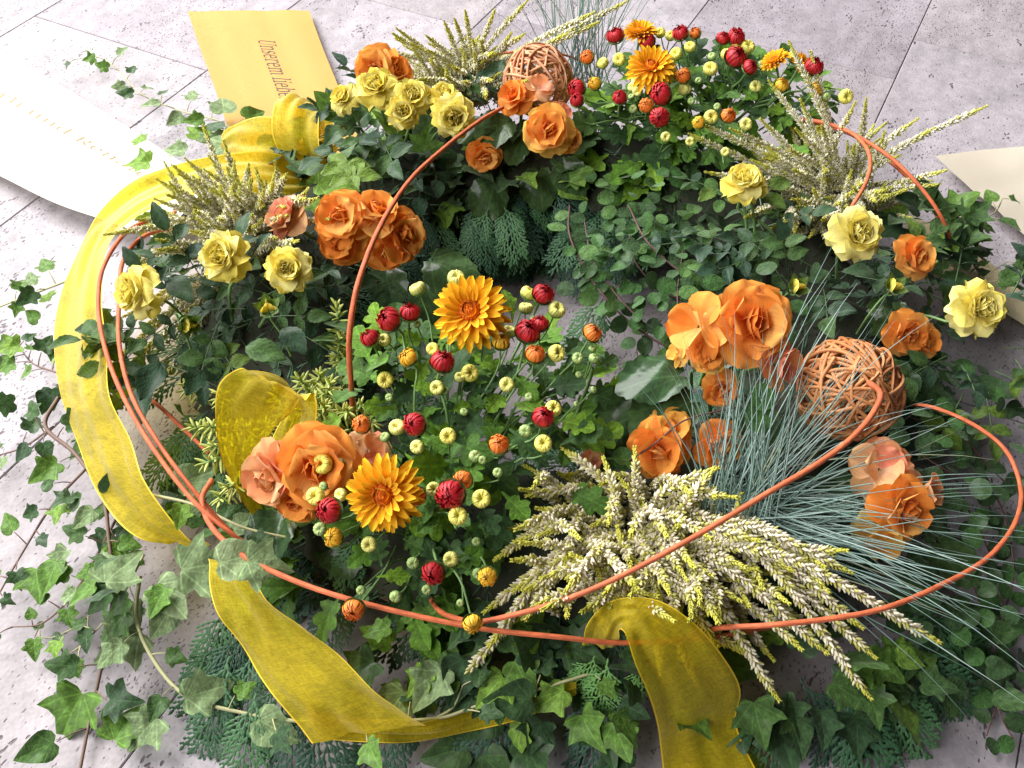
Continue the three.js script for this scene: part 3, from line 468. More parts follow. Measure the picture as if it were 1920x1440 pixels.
organza('broad sheer yellow organza ribbon running down over the conifer sprigs to the floor', [[398, 1050, 0.125, 470, 1062, 0.14], [412, 1110, 0.12, 500, 1120, 0.14], [432, 1180, 0.11, 560, 1172, 0.135], [478, 1262, 0.095, 640, 1235, 0.125], [540, 1325, 0.08, 720, 1298, 0.11], [590, 1384, 0.06, 800, 1352, 0.085]], { ripple: 0.012, seed: 73, freq: 4 });
organza('narrow folded end of yellow organza along the floor below the front ivy', [[570, 1330, 0.06, 596, 1386, 0.05], [680, 1345, 0.065, 690, 1389, 0.05], [790, 1352, 0.07, 800, 1386, 0.05], [880, 1325, 0.055, 895, 1368, 0.04], [970, 1300, 0.06, 985, 1345, 0.05], [1080, 1275, 0.07, 1080, 1300, 0.06]], { ripple: 0.005, seed: 74, nu: 12 });
organza('sheer yellow organza ribbon looped over the front heather and hanging down', [[1092, 1206, 0.13, 1152, 1210, 0.13], [1104, 1165, 0.155, 1162, 1196, 0.15], [1150, 1126, 0.175, 1166, 1180, 0.168], [1225, 1124, 0.18, 1172, 1190, 0.17], [1292, 1162, 0.165, 1186, 1240, 0.155], [1350, 1226, 0.13, 1212, 1300, 0.125], [1386, 1292, 0.09, 1232, 1362, 0.085], [1380, 1356, 0.055, 1240, 1410, 0.05], [1416, 1440, 0.025, 1246, 1460, 0.02], [1470, 1530, 0.015, 1270, 1540, 0.012]], { ripple: 0.006, seed: 75, freq: 4 });
{
  const t = thing('organza_bow', 'bright yellow organza bow with puffed loops on the golden sash', 'bow', at(560, 320, 0), undefined);
  const loop = (rows, seed, rip = 0.011) => { const g = ribbonGeo(rowsAt(rows), 20, 9, rip, seed, 5); part(t, 'bow_loop', g, M.organza); hems(t, g, 20); };
  loop([[572, 300, 0.1, 560, 350, 0.1], [510, 222, 0.16, 505, 335, 0.12], [452, 226, 0.155, 440, 325, 0.11], [420, 248, 0.13, 424, 306, 0.1], [440, 290, 0.08, 440, 330, 0.06], [520, 320, 0.08, 520, 362, 0.07], [575, 320, 0.08, 570, 365, 0.08]], 81);
  loop([[560, 330, 0.1, 610, 330, 0.1], [512, 250, 0.16, 604, 272, 0.16], [516, 202, 0.18, 600, 222, 0.185], [536, 180, 0.18, 590, 198, 0.19], [558, 195, 0.15, 600, 215, 0.16], [570, 260, 0.1, 622, 280, 0.11], [565, 330, 0.09, 612, 335, 0.09]], 82);
  loop([[590, 300, 0.1, 560, 340, 0.1], [600, 240, 0.12, 640, 270, 0.12], [625, 215, 0.12, 660, 240, 0.11], [620, 300, 0.07, 600, 330, 0.07]], 83);
}

// ---------- rattan rods ----------
const caneTex = (() => { const n = noise2(91, 60), m = noise2(92, 9), k = noise2(93, 30); return tex(256, 256, (u, v) => 0.86 + 0.22 * (n(u, v * 0.1) - 0.5) + 0.16 * (m(u * 0.3, v) - 0.5) - 0.12 * sm(0.8, 0.9, k(u, v)), true); })();
M.rod = std([0.78, 0.19, 0.075], 0.6, { map: caneTex, bumpMap: caneTex, bumpScale: 0.0006, specularIntensity: 0.6 });
function rod(label, pts, r = 0.0027) {
  const q = atAll(pts), t = thing('rattan_rod', label, 'rod', V(q[0].x, 0, q[0].z), 'orange rattan rods wound round the wreath');
  const rr = rng(q.length * 7 + Math.round(pts[0][0])); part(t, 'cane', tube(q.map((p, i) => i && i < q.length - 1 ? p.add(V(rr.s(0.0012), rr.s(0.0012), rr.s(0.0012))) : p), r, r * 0.86, q.length * 9, 8, 0.035, rr), M.rod);
}
rod('orange rattan rod curving along the front edge below the chrysanthemum buds', [[397, 900, 0.16], [378, 938, 0.17], [396, 986, 0.17], [450, 1036, 0.17], [560, 1092, 0.17], [700, 1136, 0.17], [900, 1178, 0.165], [1050, 1195, 0.16], [1150, 1204, 0.15], [1290, 1200, 0.14], [1400, 1185, 0.11], [1470, 1170, 0.08]]);
rod('orange rattan rod in a wide arc beyond the blue grass tips', [[1260, 1200, 0.1], [1340, 1178, 0.14], [1440, 1172, 0.165], [1545, 1163, 0.17], [1645, 1144, 0.17], [1755, 1102, 0.16], [1855, 1042, 0.15], [1908, 968, 0.14], [1912, 900, 0.13], [1880, 842, 0.13], [1822, 795, 0.13], [1745, 765, 0.12], [1690, 758, 0.09]]);
rod('orange rattan rod bent outermost round the side of the yellow rose plant', [[330, 398, 0.14], [245, 428, 0.16], [197, 495, 0.17], [186, 570, 0.175], [200, 660, 0.18], [240, 760, 0.18], [300, 860, 0.18], [375, 950, 0.175], [440, 1005, 0.16], [505, 1052, 0.12], [540, 1085, 0.08]]);
rod('orange rattan rod running just inside the outermost one by the yellow rose plant', [[340, 422, 0.14], [272, 440, 0.16], [233, 485, 0.17], [226, 560, 0.175], [226, 650, 0.18], [246, 740, 0.18], [296, 832, 0.175], [356, 915, 0.17], [420, 985, 0.15], [470, 1035, 0.12], [510, 1075, 0.08]]);
rod('orange rattan rod sweeping from the large wicker ball over the grass and front heather', [[1628, 716, 0.24], [1648, 736, 0.24], [1640, 772, 0.24], [1600, 820, 0.24], [1540, 866, 0.24], [1440, 926, 0.235], [1300, 1006, 0.225], [1150, 1084, 0.21], [1050, 1126, 0.195], [950, 1157, 0.175], [890, 1165, 0.165], [850, 1160, 0.15], [825, 1146, 0.13], [805, 1120, 0.09]], 0.0029);
rod('tall arch of orange rattan from the sedum up to the rear begonias', [[664, 788, 0.14], [657, 722, 0.21], [656, 640, 0.26], [666, 560, 0.29], [690, 480, 0.3], [722, 408, 0.3], [770, 340, 0.29], [832, 278, 0.27], [900, 226, 0.24], [942, 202, 0.21]], 0.003);
rod('orange rattan rod arcing behind the rear heather towards the ivy sprig', [[1480, 222, 0.18], [1550, 231, 0.2], [1620, 263, 0.215], [1685, 310, 0.215], [1742, 372, 0.2], [1772, 420, 0.18], [1784, 460, 0.14]]);
rod('orange rattan rod hooked back through the rear heather behind the yellow rose', [[1500, 226, 0.16], [1570, 238, 0.2], [1612, 262, 0.225], [1632, 298, 0.24], [1622, 345, 0.24], [1590, 400, 0.22], [1575, 425, 0.18]]);
rod('orange rattan rod end twinned with the arc behind the rear heather', [[1510, 232, 0.14], [1590, 250, 0.15], [1660, 296, 0.15], [1722, 356, 0.145], [1762, 414, 0.13], [1776, 450, 0.11]]);
rod('dull red rattan rod crossing behind the small wicker ball', [[880, 112, 0.17], [940, 101, 0.18], [1000, 97, 0.18], [1060, 103, 0.17], [1100, 120, 0.15]], 0.002);
rod('short orange rattan end poking out under the yellow roses beside the sedum', [[215, 640, 0.12], [270, 735, 0.12], [310, 770, 0.12], [350, 808, 0.11], [392, 850, 0.1]]);

// ---------- wicker balls ----------
M.wicker = [[0.72, 0.3, 0.1], [0.78, 0.36, 0.14], [0.64, 0.24, 0.075]].map((c) => std(c, 0.65, { map: caneTex }));
M.wickerPale = [[0.8, 0.38, 0.18], [0.84, 0.44, 0.23], [0.74, 0.3, 0.13]].map((c) => std(c, 0.65, { map: caneTex }));
function wicker(label, c, R, n, seed, mats) {
  const r = rng(seed), t = thing('wicker_ball', label, 'ball', c, 'orange wicker balls');
  for (let i = 0; i < n; i++) {
    const ax = V(r.s(), r.s(), r.s()).normalize(), u = V(r.s(), r.s(), r.s()).cross(ax).normalize(), v = ax.clone().cross(u), off = r.s(0.55), k = Math.sqrt(1 - off * off), rr = R * r.r(0.9, 1.0), a0 = r() * 6.28, arc = r.r(3.2, 6), pts = [];
    for (let j = 0; j <= 14; j++) { const a = a0 + arc * j / 14; pts.push(V(0, 0, 0).addScaledVector(u, Math.cos(a) * k * rr).addScaledVector(v, Math.sin(a) * k * rr).addScaledVector(ax, off * rr + 0.003 * Math.sin(a * 2 + i)).setLength(rr * (1 + 0.03 * Math.sin(3 * a + i)))); }
    local(t, 'cane_strand', tube(pts, R * 0.036, R * 0.033, 34, 6), r.pick(mats));
  }
}
wicker('large orange wicker ball of woven cane strands half behind the blue grass', at(1592, 730, 0.19), 0.054, 52, 31, M.wicker);
wicker('smaller peach wicker ball of woven cane behind the rear begonias', at(1010, 152, 0.2), 0.05, 46, 32, M.wickerPale);

// ---------- chrysanthemums ----------
const toEye = (p) => EYE.clone().sub(p).normalize();
function chrysanth(label, base, list, flowers, mound, seed, mats) {
  const r = rng(seed), p = thing('chrysanthemum_plant', label, 'plant', base, 'potted chrysanthemums set in the wreath'), core = mound.c;
  for (const [x, y, h, s, d, k] of flowers) { const pos = at(x, y, h), dir = V(...d); stemTo(p, base.clone().lerp(pos, 0.35).setY(h * 0.45), pos, dir.clone().add(V(0, 1, 0)), 0.0018, r); mumFlower(p, pos, dir, s, r, k); }
  for (const [kind, x, y, d, h] of list) {
    const pos0 = at(x, y, h), R = d / 2 / FOCAL * pos0.distanceTo(EYE) * 1.06, dir = V((pos0.x - core.x) * 3 + r.s(0.35), 0.75 + r.s(0.2), (pos0.z - core.z) * 3 + 0.3 + r.s(0.35));
    const root = core.clone().lerp(pos0, 0.5).add(V(r.s(0.015), 0, r.s(0.015))).setY(Math.max(0.05, pos0.y - r.r(0.06, 0.09)));
    stemTo(p, root, pos0, dir.clone().add(V(0, 0.6, 0)), Math.max(0.0008, R * 0.1), r); mumBud(p, kind, pos0, dir, R, r);
    for (let i = 0; i < 2; i++) { const q = root.clone().lerp(pos0, r.r(0.05, 0.6)), a = r() * 6.28; part(p, 'leaf', r.pick(G.mum), r.pick(mats), orient(q, V(Math.cos(a), r.r(-0.1, 0.6), Math.sin(a)), V(r.s(0.4), 1, 0.35 + r.s(0.4)), r.r(0.022, 0.042))); }
  }
  return [p, r];
}
{
  const L = [];
  const add = (kind, d0, h, l) => l.forEach(([x, y, d]) => L.push([kind, x, y, d ?? d0, h + (y < 700 ? 0.015 : y > 1000 ? -0.05 : 0)]));
  add('red', 44, 0.24, [[730, 600, 50], [768, 588, 40], [694, 635, 38], [829, 680, 48], [990, 622, 50], [1012, 608, 36], [1018, 553, 42], [778, 795, 46], [1018, 783, 44], [845, 927, 58], [618, 957, 50], [812, 1074, 46]]);
  add('orange', 38, 0.235, [[1003, 666, 40], [935, 834, 40], [868, 900, 38], [664, 1142, 42], [1110, 626, 38], [678, 796, 36], [780, 930, 38]]);
  add('gold', 36, 0.235, [[939, 642, 36], [914, 1081, 38], [766, 671, 36], [886, 1168, 38], [625, 1008, 38]]);
  add('yellow', 32, 0.23, [[880, 700, 32], [1042, 663, 32], [722, 712, 30], [840, 817, 30], [1018, 832, 32], [606, 870, 36], [592, 930, 32], [858, 968, 34], [902, 935, 34], [990, 552, 30], [1036, 767, 30], [812, 655, 24]]);
  add('pale', 28, 0.23, [[784, 543, 30], [855, 523, 32], [848, 552, 26], [1043, 582, 32], [986, 579, 26], [820, 727, 27], [950, 721, 28], [745, 802, 30], [783, 838, 26], [812, 917, 26], [722, 638, 24], [955, 623, 26], [862, 708, 20], [692, 1020, 28], [846, 1048, 28], [640, 928, 24]]);
  add('green', 20, 0.225, [[1083, 672, 22], [1113, 673, 20], [1110, 655, 14], [722, 820, 19], [890, 856, 23], [905, 862, 16], [985, 808, 24], [600, 992, 24], [637, 868, 17], [607, 912, 17], [1085, 703, 13], [1112, 731, 13], [1080, 758, 11], [782, 608, 14], [774, 1055, 22], [677, 1106, 17], [742, 1118, 22], [800, 1105, 18], [863, 1130, 14], [730, 745, 15], [835, 733, 15], [870, 773, 16], [992, 744, 16], [933, 886, 18], [893, 1015, 16], [896, 1075, 20], [1000, 600, 16]]);
  const c = at(830, 880, 0.13), [p, r] = chrysanth('bright green chrysanthemum with two open golden blooms and red buttons around the opening', at(830, 880, 0.09), L,
    [[884, 586, 0.27, 1.12, [-0.12, 0.9, 0.55], 1], [722, 924, 0.245, 1.02, [-0.15, 0.72, 0.75], 1.05]], { c }, 101, M.mumLeaf);
  scatter(p, 'leaf', G.mum, M.mumLeaf, 84, at(850, 830, 0.12), [0.16, 0.105, 0.15], 0.034, 0.06, r);
  scatter(p, 'leaf', G.mum, [M.mumLeaf[0], M.mumLeaf[2], M.mumLeaf[3]], 50, at(740, 1040, 0.075), [0.12, 0.075, 0.07], 0.035, 0.06, r);
  scatter(p, 'leaf', G.mum, M.mumLeaf, 26, at(975, 730, 0.09), [0.1, 0.07, 0.1], 0.036, 0.058, r);
  // the separate upright shoot at the edge of the opening
  part(p, 'stem', tube(atAll([[1070, 830, 0.09], [1085, 770, 0.14], [1105, 715, 0.17], [1112, 690, 0.19]]), 0.0028, 0.002, 8, 6), M.stem);
  for (const [x, y, h, dx, dz, s] of [[1100, 700, 0.17, -1, 0.2, 0.036], [1118, 690, 0.18, 1, -0.6, 0.03], [1095, 735, 0.16, 1, 0.4, 0.04], [1085, 775, 0.13, -1, 0, 0.04], [1112, 672, 0.18, 0.5, -1, 0.026], [1065, 800, 0.1, -0.7, 0.6, 0.05], [1120, 775, 0.11, 1, 0.1, 0.045]]) part(p, 'leaf', r.pick(G.mum), r.pick(M.mumLeaf), orient(at(x, y, h), V(dx, 0.15, dz), V(0, 1, 0.6), s));
}
{
  const L = [];
  const add = (kind, h, l) => l.forEach(([x, y, d]) => L.push([kind, x, y, d, h - (y > 150 ? 0.012 : 0)]));
  add('red', 0.25, [[1154, 68, 32], [1213, 78, 30], [1276, 63, 30], [1379, 108, 40], [1380, 70, 32], [1355, 72, 24], [1526, 126, 34], [1082, 166, 34], [1082, 188, 28], [1162, 183, 28], [1239, 177, 42], [1237, 220, 38], [1405, 127, 28]]);
  add('orange', 0.245, [[1212, 198, 28], [1281, 142, 28], [1101, 107, 26], [1303, 63, 22], [1365, 217, 28]]);
  add('gold', 0.24, [[1465, 160, 26], [1530, 168, 26], [1310, 230, 24], [1115, 157, 25], [1488, 108, 24]]);
  add('yellow', 0.24, [[1161, 112, 22], [1131, 119, 20], [1268, 102, 22], [1294, 89, 20], [1332, 130, 24], [1401, 89, 24], [1380, 87, 18], [1585, 181, 24], [1332, 220, 24], [1362, 103, 20], [1257, 68, 18], [1238, 62, 18]]);
  add('pale', 0.238, [[1398, 233, 22], [1282, 168, 20], [1195, 152, 20], [1258, 145, 20], [1416, 162, 20], [1187, 164, 18], [1196, 172, 18], [1286, 168, 18], [1360, 285, 16], [1294, 265, 16], [1248, 257, 18]]);
  add('green', 0.236, [[1335, 106, 15], [1428, 122, 15], [1310, 152, 13], [1187, 205, 15], [1296, 190, 13], [1345, 200, 13], [1232, 90, 13], [1550, 182, 14], [1410, 110, 12], [1184, 182, 12], [1216, 153, 12]]);
  const c = at(1330, 235, 0.13), [p, r] = chrysanth('tall dark leaved chrysanthemum with crimson buttons and a golden bloom behind the opening', at(1330, 250, 0.09), L,
    [[1220, 130, 0.25, 0.98, [-0.05, 0.93, 0.35], 1], [1200, 66, 0.25, 0.75, [0, 1, -0.1], 0.7], [1455, 118, 0.245, 0.6, [-0.5, 0.8, -0.1], 0.5], [1500, 124, 0.24, 0.55, [0.5, 0.7, 0.2], 0.6]], { c }, 102, M.mumLeaf);
  scatter(p, 'leaf', G.mum, M.mumLeaf, 120, at(1320, 250, 0.115), [0.17, 0.105, 0.12], 0.035, 0.065, r);
  scatter(p, 'leaf', G.mum, M.mumLeaf, 26, at(1200, 290, 0.1), [0.1, 0.09, 0.07], 0.045, 0.07, r);
  scatter(p, 'leaf', G.mum, M.mumLeaf, 34, at(1250, 330, 0.08), [0.14, 0.08, 0.05], 0.045, 0.075, r);
  scatter(p, 'leaf', G.mum, M.mumLeaf, 18, at(1475, 205, 0.13), [0.055, 0.07, 0.045], 0.03, 0.048, r);
}

// ---------- roses ----------
function rosePlant(label, base, flowers, seed, foliage) {
  const r = rng(seed), p = thing('rose_plant', label, 'plant', base, 'potted yellow miniature roses set in the wreath');
  for (const [x, y, h, R, d, open] of flowers) { const pos = at(x, y, h), dir = V(...d); stemTo(p, base.clone().lerp(pos, 0.45).setY(h * 0.55), pos, dir.clone().add(V(0, 0.6, 0)), 0.0017, r, M.stem); roseFlower(p, pos, dir, R, r, open); }
  for (const [n, x, y, h, rad, size] of foliage) roseFoliage(p, n, at(x, y, h), rad, size, r);
  return [p, r];
}
function roseBud(p, x, y, h, d, r) {
  const pos = at(x, y, h), dir = V(...d), f = sub(p, 'bud', facing(pos, dir, 0, 1));
  stemTo(p, pos.clone().add(V(r.s(0.02), -0.07, 0.0)), pos, dir, 0.0012, r);
  for (let i = 0; i < 3; i++) local(f, 'petal', G.roseInner[i], M.rose[2], rotM(i * 2.1, 1.5, 0.004, 0.0015).scale(V(0.75, 0.75, 0.75)));
  for (let i = 0; i < 5; i++) local(f, 'sepal', G.rose[1], M.roseYoung[1], rotM(i * 1.257, 1.35, 0, 0.004).scale(V(0.02, 0.02, 0.02)));
  local(f, 'calyx', G.calyx, M.stem, new THREE.Matrix4().makeScale(0.0055, 0.0055, 0.008));
}
{
  const [p, r] = rosePlant('miniature rose with three lemon blooms inside the bent rattan rods', at(430, 640, 0.09),
    [[262, 548, 0.21, 0.03, [-0.75, 0.5, 0.55], 1], [422, 482, 0.235, 0.029, [-0.2, 0.8, 0.6], 0.75], [542, 506, 0.225, 0.027, [0.1, 0.75, 0.7], 0.45]], 201,
    [[30, 430, 600, 0.12, [0.13, 0.085, 0.09], 0.031], [9, 325, 655, 0.11, [0.045, 0.07, 0.075], 0.034], [10, 560, 590, 0.12, [0.07, 0.07, 0.07], 0.028]]);
  roseBud(p, 505, 585, 0.22, [0.1, 0.9, 0.3], r); roseBud(p, 345, 600, 0.2, [0.6, 0.2, 0.7], r); roseBud(p, 190, 645, 0.17, [-1, 0.1, 0.3], r);
  for (const [x, y, h, dx, dz, s] of [[300, 680, 0.16, -0.2, 1, 0.05], [270, 720, 0.14, 0.1, 1, 0.052], [560, 430, 0.2, 0, -1, 0.04], [530, 615, 0.2, 0.6, 0.7, 0.044], [460, 650, 0.2, 0.9, 0.3, 0.046], [320, 520, 0.2, 0.5, 0.6, 0.046], [220, 640, 0.17, -0.6, -0.3, 0.046]]) part(p, 'leaf', r.pick(G.rose), r.pick(M.roseLeaf), orient(at(x, y, h), V(dx, 0.05, dz), V(r.s(0.3), 1, 0.3), s));
}
{
  const [p, r] = rosePlant('miniature rose crowded with six lemon blooms next to the organza bow', at(740, 300, 0.09),
    [[648, 186, 0.22, 0.022, [-0.4, 0.8, 0.3], 0.8], [706, 166, 0.24, 0.029, [-0.05, 0.9, 0.4], 0.9], [772, 184, 0.235, 0.026, [0.2, 0.85, 0.5], 0.9], [756, 210, 0.225, 0.023, [0.1, 0.7, 0.75], 0.9], [832, 182, 0.23, 0.022, [0.2, 0.9, 0.2], 0.8], [850, 218, 0.225, 0.029, [0.1, 0.45, 0.9], 1]], 202,
    [[26, 760, 285, 0.11, [0.14, 0.1, 0.09], 0.033]]);
}
{
  const [p, r] = rosePlant('miniature rose with three wide open lemon blooms standing over the wicker ball', at(1560, 540, 0.09),
    [[1395, 345, 0.24, 0.027, [-0.1, 1, 0.12], 1], [1605, 438, 0.235, 0.031, [0.12, 0.75, 0.65], 0.95], [1832, 578, 0.215, 0.031, [0.15, 0.75, 0.65], 0.95]], 203,
    [[26, 1530, 530, 0.12, [0.15, 0.08, 0.08], 0.031], [16, 1380, 460, 0.12, [0.1, 0.08, 0.07], 0.029], [22, 1790, 640, 0.1, [0.12, 0.08, 0.1], 0.03]]);
  roseBud(p, 1486, 545, 0.2, [0.2, 0.9, 0.4], r); roseBud(p, 1668, 546, 0.2, [0.1, 0.9, 0.3], r);
  for (const [x, y] of [[1400, 400], [1415, 395]]) part(p, 'stem', tube(atAll([[x, 470, 0.13], [x, 420, 0.18], [x - 8, 370, 0.22]]), 0.0022, 0.002, 6, 5), M.stem);
  for (const [x, y, h, dx, dz, s] of [[1440, 350, 0.23, 1, -0.3, 0.035], [1430, 365, 0.22, 0.8, 0.8, 0.034], [1340, 355, 0.22, -0.6, 0.6, 0.03]]) part(p, 'leaf', r.pick(G.rose), M.roseYoung[1], orient(at(x, y, h), V(dx, 0.1, dz), V(0, 1, 0.3), s));
}

// ---------- begonias ----------
function begonia(label, base, flowers, leaves, seed) {
  const r = rng(seed), p = thing('begonia_plant', label, 'plant', base, 'potted orange begonias set in the wreath');
  for (const [x, y, h, R, d, mats, inner] of flowers) { const pos = at(x, y, h), dir = V(...d); stemTo(p, base.clone().lerp(pos, 0.5).setY(h * 0.55), pos, dir.clone().add(V(0, 0.4, 0)), 0.0022, r, M.stem); begoniaFlower(p, pos, dir, R, r, M[mats ?? 'begonia'], inner ?? 1); }
  for (const [x, y, h, dx, dy, dz, s] of leaves) part(p, 'leaf', r.pick(G.begonia), r.pick(M.begoniaLeaf), orient(at(x, y, h), V(dx, dy, dz), V(r.s(0.25), 1, 0.25 + r.s(0.2)), s));
  return [p, r];
}
begonia('begonia with two large soft orange blooms against the organza loop', at(580, 900, 0.08),
  [[512, 890, 0.19, 0.033, [-0.5, 0.5, 0.8], 'begoniaPink'], [596, 872, 0.215, 0.039, [0.05, 0.72, 0.7]], [690, 845, 0.2, 0.022, [0.3, 0.8, 0.4], 'begoniaPink', 0], [560, 935, 0.17, 0.024, [-0.3, 0.4, 0.8]]],
  [[540, 960, 0.13, -0.5, 0, 1, 0.06], [640, 960, 0.1, 0.2, 0, 1, 0.07], [620, 830, 0.12, 0.3, 0, -1, 0.06]], 301);
begonia('begonia with vivid orange blooms in a clump under the rattan arch', at(660, 460, 0.08),
  [[540, 408, 0.21, 0.028, [-0.6, 0.7, 0.2], 'begoniaPink'], [640, 408, 0.22, 0.033, [-0.1, 0.8, 0.6]], [640, 450, 0.19, 0.03, [-0.2, 0.5, 0.85]], [705, 400, 0.22, 0.03, [0.2, 0.9, 0.2]], [752, 440, 0.19, 0.032, [0.7, 0.5, 0.5]], [725, 470, 0.17, 0.026, [0.3, 0.4, 0.9]]],
  [[800, 480, 0.15, 0.8, -0.1, 0.5, 0.075], [790, 530, 0.12, 0.6, -0.4, 0.8, 0.085], [720, 500, 0.12, 0.3, 0, 1, 0.06], [560, 480, 0.1, -0.3, 0, 1, 0.07]], 302);
begonia('begonia with one upright orange bloom behind the crowded lemon roses', at(720, 170, 0.08), [[708, 128, 0.23, 0.032, [-0.1, 0.6, 0.8]], [740, 135, 0.22, 0.026, [0.3, 0.7, 0.5]]], [[680, 200, 0.12, -0.4, 0, 0.6, 0.05]], 303);
begonia('begonia with apricot blooms hanging in front of the small wicker ball', at(990, 270, 0.08),
  [[965, 182, 0.21, 0.025, [-0.4, 0.8, 0.5]], [1010, 165, 0.22, 0.02, [0.2, 0.9, 0.3], 'begoniaPink', 0], [1028, 244, 0.2, 0.033, [-0.15, 0.6, 0.8], 'begoniaYellow'], [1068, 262, 0.18, 0.018, [0.5, 0.5, 0.7]], [908, 292, 0.15, 0.024, [0.1, 0.3, 0.95]], [1050, 215, 0.2, 0.018, [0.5, 0.7, 0.3], 'begoniaPink', 0]],
  [[960, 225, 0.18, -0.6, 0, 0.6, 0.06], [985, 250, 0.16, -0.4, -0.2, 0.9, 0.055], [930, 240, 0.17, -1, 0, 0.2, 0.06], [1050, 300, 0.13, 0.5, -0.3, 0.8, 0.06], [930, 330, 0.12, -0.2, -0.3, 1, 0.07], [860, 300, 0.13, -0.7, -0.2, 0.8, 0.07], [1010, 310, 0.12, 0.1, -0.4, 1, 0.065]], 304);
begonia('begonia with a big full orange bloom above glossy leaves at the edge of the opening', at(1330, 760, 0.08),
  [[1308, 612, 0.24, 0.034, [-0.8, 0.5, 0.4], 'begonia', 0], [1406, 608, 0.25, 0.042, [0.1, 0.75, 0.65]], [1458, 684, 0.225, 0.027, [0.7, 0.5, 0.6], 'begoniaPink', 0], [1330, 664, 0.215, 0.02, [-0.2, 0.6, 0.75], 'begoniaYellow'], [1352, 728, 0.17, 0.02, [0.1, 0.4, 0.9]], [1236, 842, 0.15, 0.031, [-0.2, 0.6, 0.8], 'begonia'], [1256, 806, 0.16, 0.024, [0.1, 0.8, 0.3], 'begoniaYellow', 0], [1348, 835, 0.15, 0.026, [0.3, 0.5, 0.8]], [1110, 862, 0.12, 0.012, [0.2, 0.7, 0.6], 'begoniaPink', 0], [1272, 665, 0.2, 0.014, [-0.8, 0.5, 0.1], 'begoniaYellow', 0]],
  [[1290, 700, 0.19, -0.9, 0, 0.15, 0.075], [1310, 745, 0.17, -0.9, 0, 0.5, 0.08], [1250, 760, 0.13, -1, -0.1, 0.35, 0.085], [1230, 800, 0.11, -0.6, -0.1, 0.9, 0.075], [1390, 760, 0.14, 0.3, 0, 0.9, 0.07], [1330, 690, 0.17, 0.3, 0.1, -0.5, 0.06], [1180, 800, 0.1, -0.5, -0.1, 0.9, 0.07]], 305);
begonia('begonia with pink flushed orange blooms lying under the grass tips', at(1670, 960, 0.06),
  [[1650, 880, 0.17, 0.03, [-0.1, 0.8, 0.5], 'begoniaPink', 0], [1690, 952, 0.165, 0.031, [0.35, 0.55, 0.75]], [1728, 922, 0.165, 0.024, [0.8, 0.6, 0.2], 'begoniaPink', 0], [1655, 1000, 0.13, 0.028, [-0.2, 0.3, 0.9], 'begoniaYellow', 0]],
  [[1610, 900, 0.13, -0.6, 0, 0.5, 0.055], [1750, 1010, 0.1, 0.6, -0.1, 0.7, 0.06], [1700, 1040, 0.09, 0.2, -0.1, 1, 0.06]], 306);
begonia('begonia with deep orange blooms half hidden among the rose leaves over the cream ribbon tail', at(1710, 560, 0.07),
  [[1714, 482, 0.19, 0.026, [0.2, 0.7, 0.6]], [1700, 625, 0.15, 0.026, [0.1, 0.5, 0.8]], [1730, 640, 0.14, 0.022, [0.4, 0.6, 0.6]]], [[1680, 560, 0.13, -0.4, 0, 0.8, 0.06], [1760, 520, 0.13, 0.7, 0, 0.4, 0.06]], 307);

// ---------- heather ----------
function heather(label, base, o, tips, fill, seed) {
  const r = rng(seed), p = thing('heather_plant', label, 'plant', base, 'white budding heather set in the wreath');
  const grow = (tip, droop, k = 0) => { const root = base.clone().lerp(tip, k).setY(base.y * (1 - k) + k * Math.max(base.y, tip.y * 0.75)).add(V(r.s(0.03 + k * 0.05), 0, r.s(0.03 + k * 0.05))), mid = root.clone().lerp(tip, 0.5); mid.x += (root.x - tip.x) * 0.08; mid.z += (root.z - tip.z) * 0.08; mid.y += droop; sprig(p, root, mid, tip, o, r); };
  for (const [x, y, h, dr] of tips) grow(at(x, y, h), dr ?? o.droop);
  for (const [n, x0, x1, y0, y1, h0, h1] of fill) for (let i = 0; i < n; i++) grow(at(r.r(x0, x1), r.r(y0, y1), r.r(h0, h1)), o.droop * r.r(0.5, 1.3) * (1 - (o.own ?? 0)), (o.own ?? 0) * r.r(0.6, 1.3));
  return [p, r];
}
const upright = { lime: 0.032, size: 0.0066, per: 4, step: 0.0028, spread: 0.9, white: [0.95, 0.94, 0.78], start: 0.12, droop: 0.01, greenMix: 0.25, baseCol: [0.64, 0.64, 0.3], own: 0.22 };
heather('upright white heather with lime tips behind the three lemon roses', at(480, 470, 0.08), upright,
  [[380, 232, 0.24], [418, 262, 0.24], [345, 295, 0.24], [320, 308, 0.23], [312, 365, 0.22], [288, 372, 0.22], [252, 412, 0.2], [193, 440, 0.19], [216, 436, 0.19], [244, 480, 0.18], [300, 340, 0.23], [425, 312, 0.25], [440, 300, 0.25], [575, 372, 0.25], [597, 370, 0.25], [618, 410, 0.23], [510, 345, 0.24], [470, 335, 0.25], [495, 385, 0.22], [530, 470, 0.2], [360, 330, 0.24], [390, 290, 0.24], [262, 500, 0.17]],
  [[80, 290, 580, 300, 480, 0.17, 0.26], [8, 200, 330, 420, 520, 0.12, 0.18], [12, 200, 330, 560, 760, 0.06, 0.12]], 401);
heather('upright white heather with lime tips between the orange bloom and the small wicker ball', at(880, 190, 0.08), { ...upright, lime: 0.04 },
  [[742, 52, 0.25], [735, 62, 0.24], [798, 66, 0.25], [832, 38, 0.26], [852, 34, 0.27], [872, 18, 0.27], [928, 18, 0.27], [885, 72, 0.25], [768, 80, 0.23], [712, 95, 0.22], [960, 60, 0.25], [985, 62, 0.25], [990, 0, 0.28], [1116, 22, 0.27], [1125, 40, 0.25], [1180, 0, 0.27], [1065, 62, 0.24]],
  [[80, 725, 990, 65, 200, 0.15, 0.25], [5, 960, 1060, 80, 120, 0.18, 0.22]], 402);
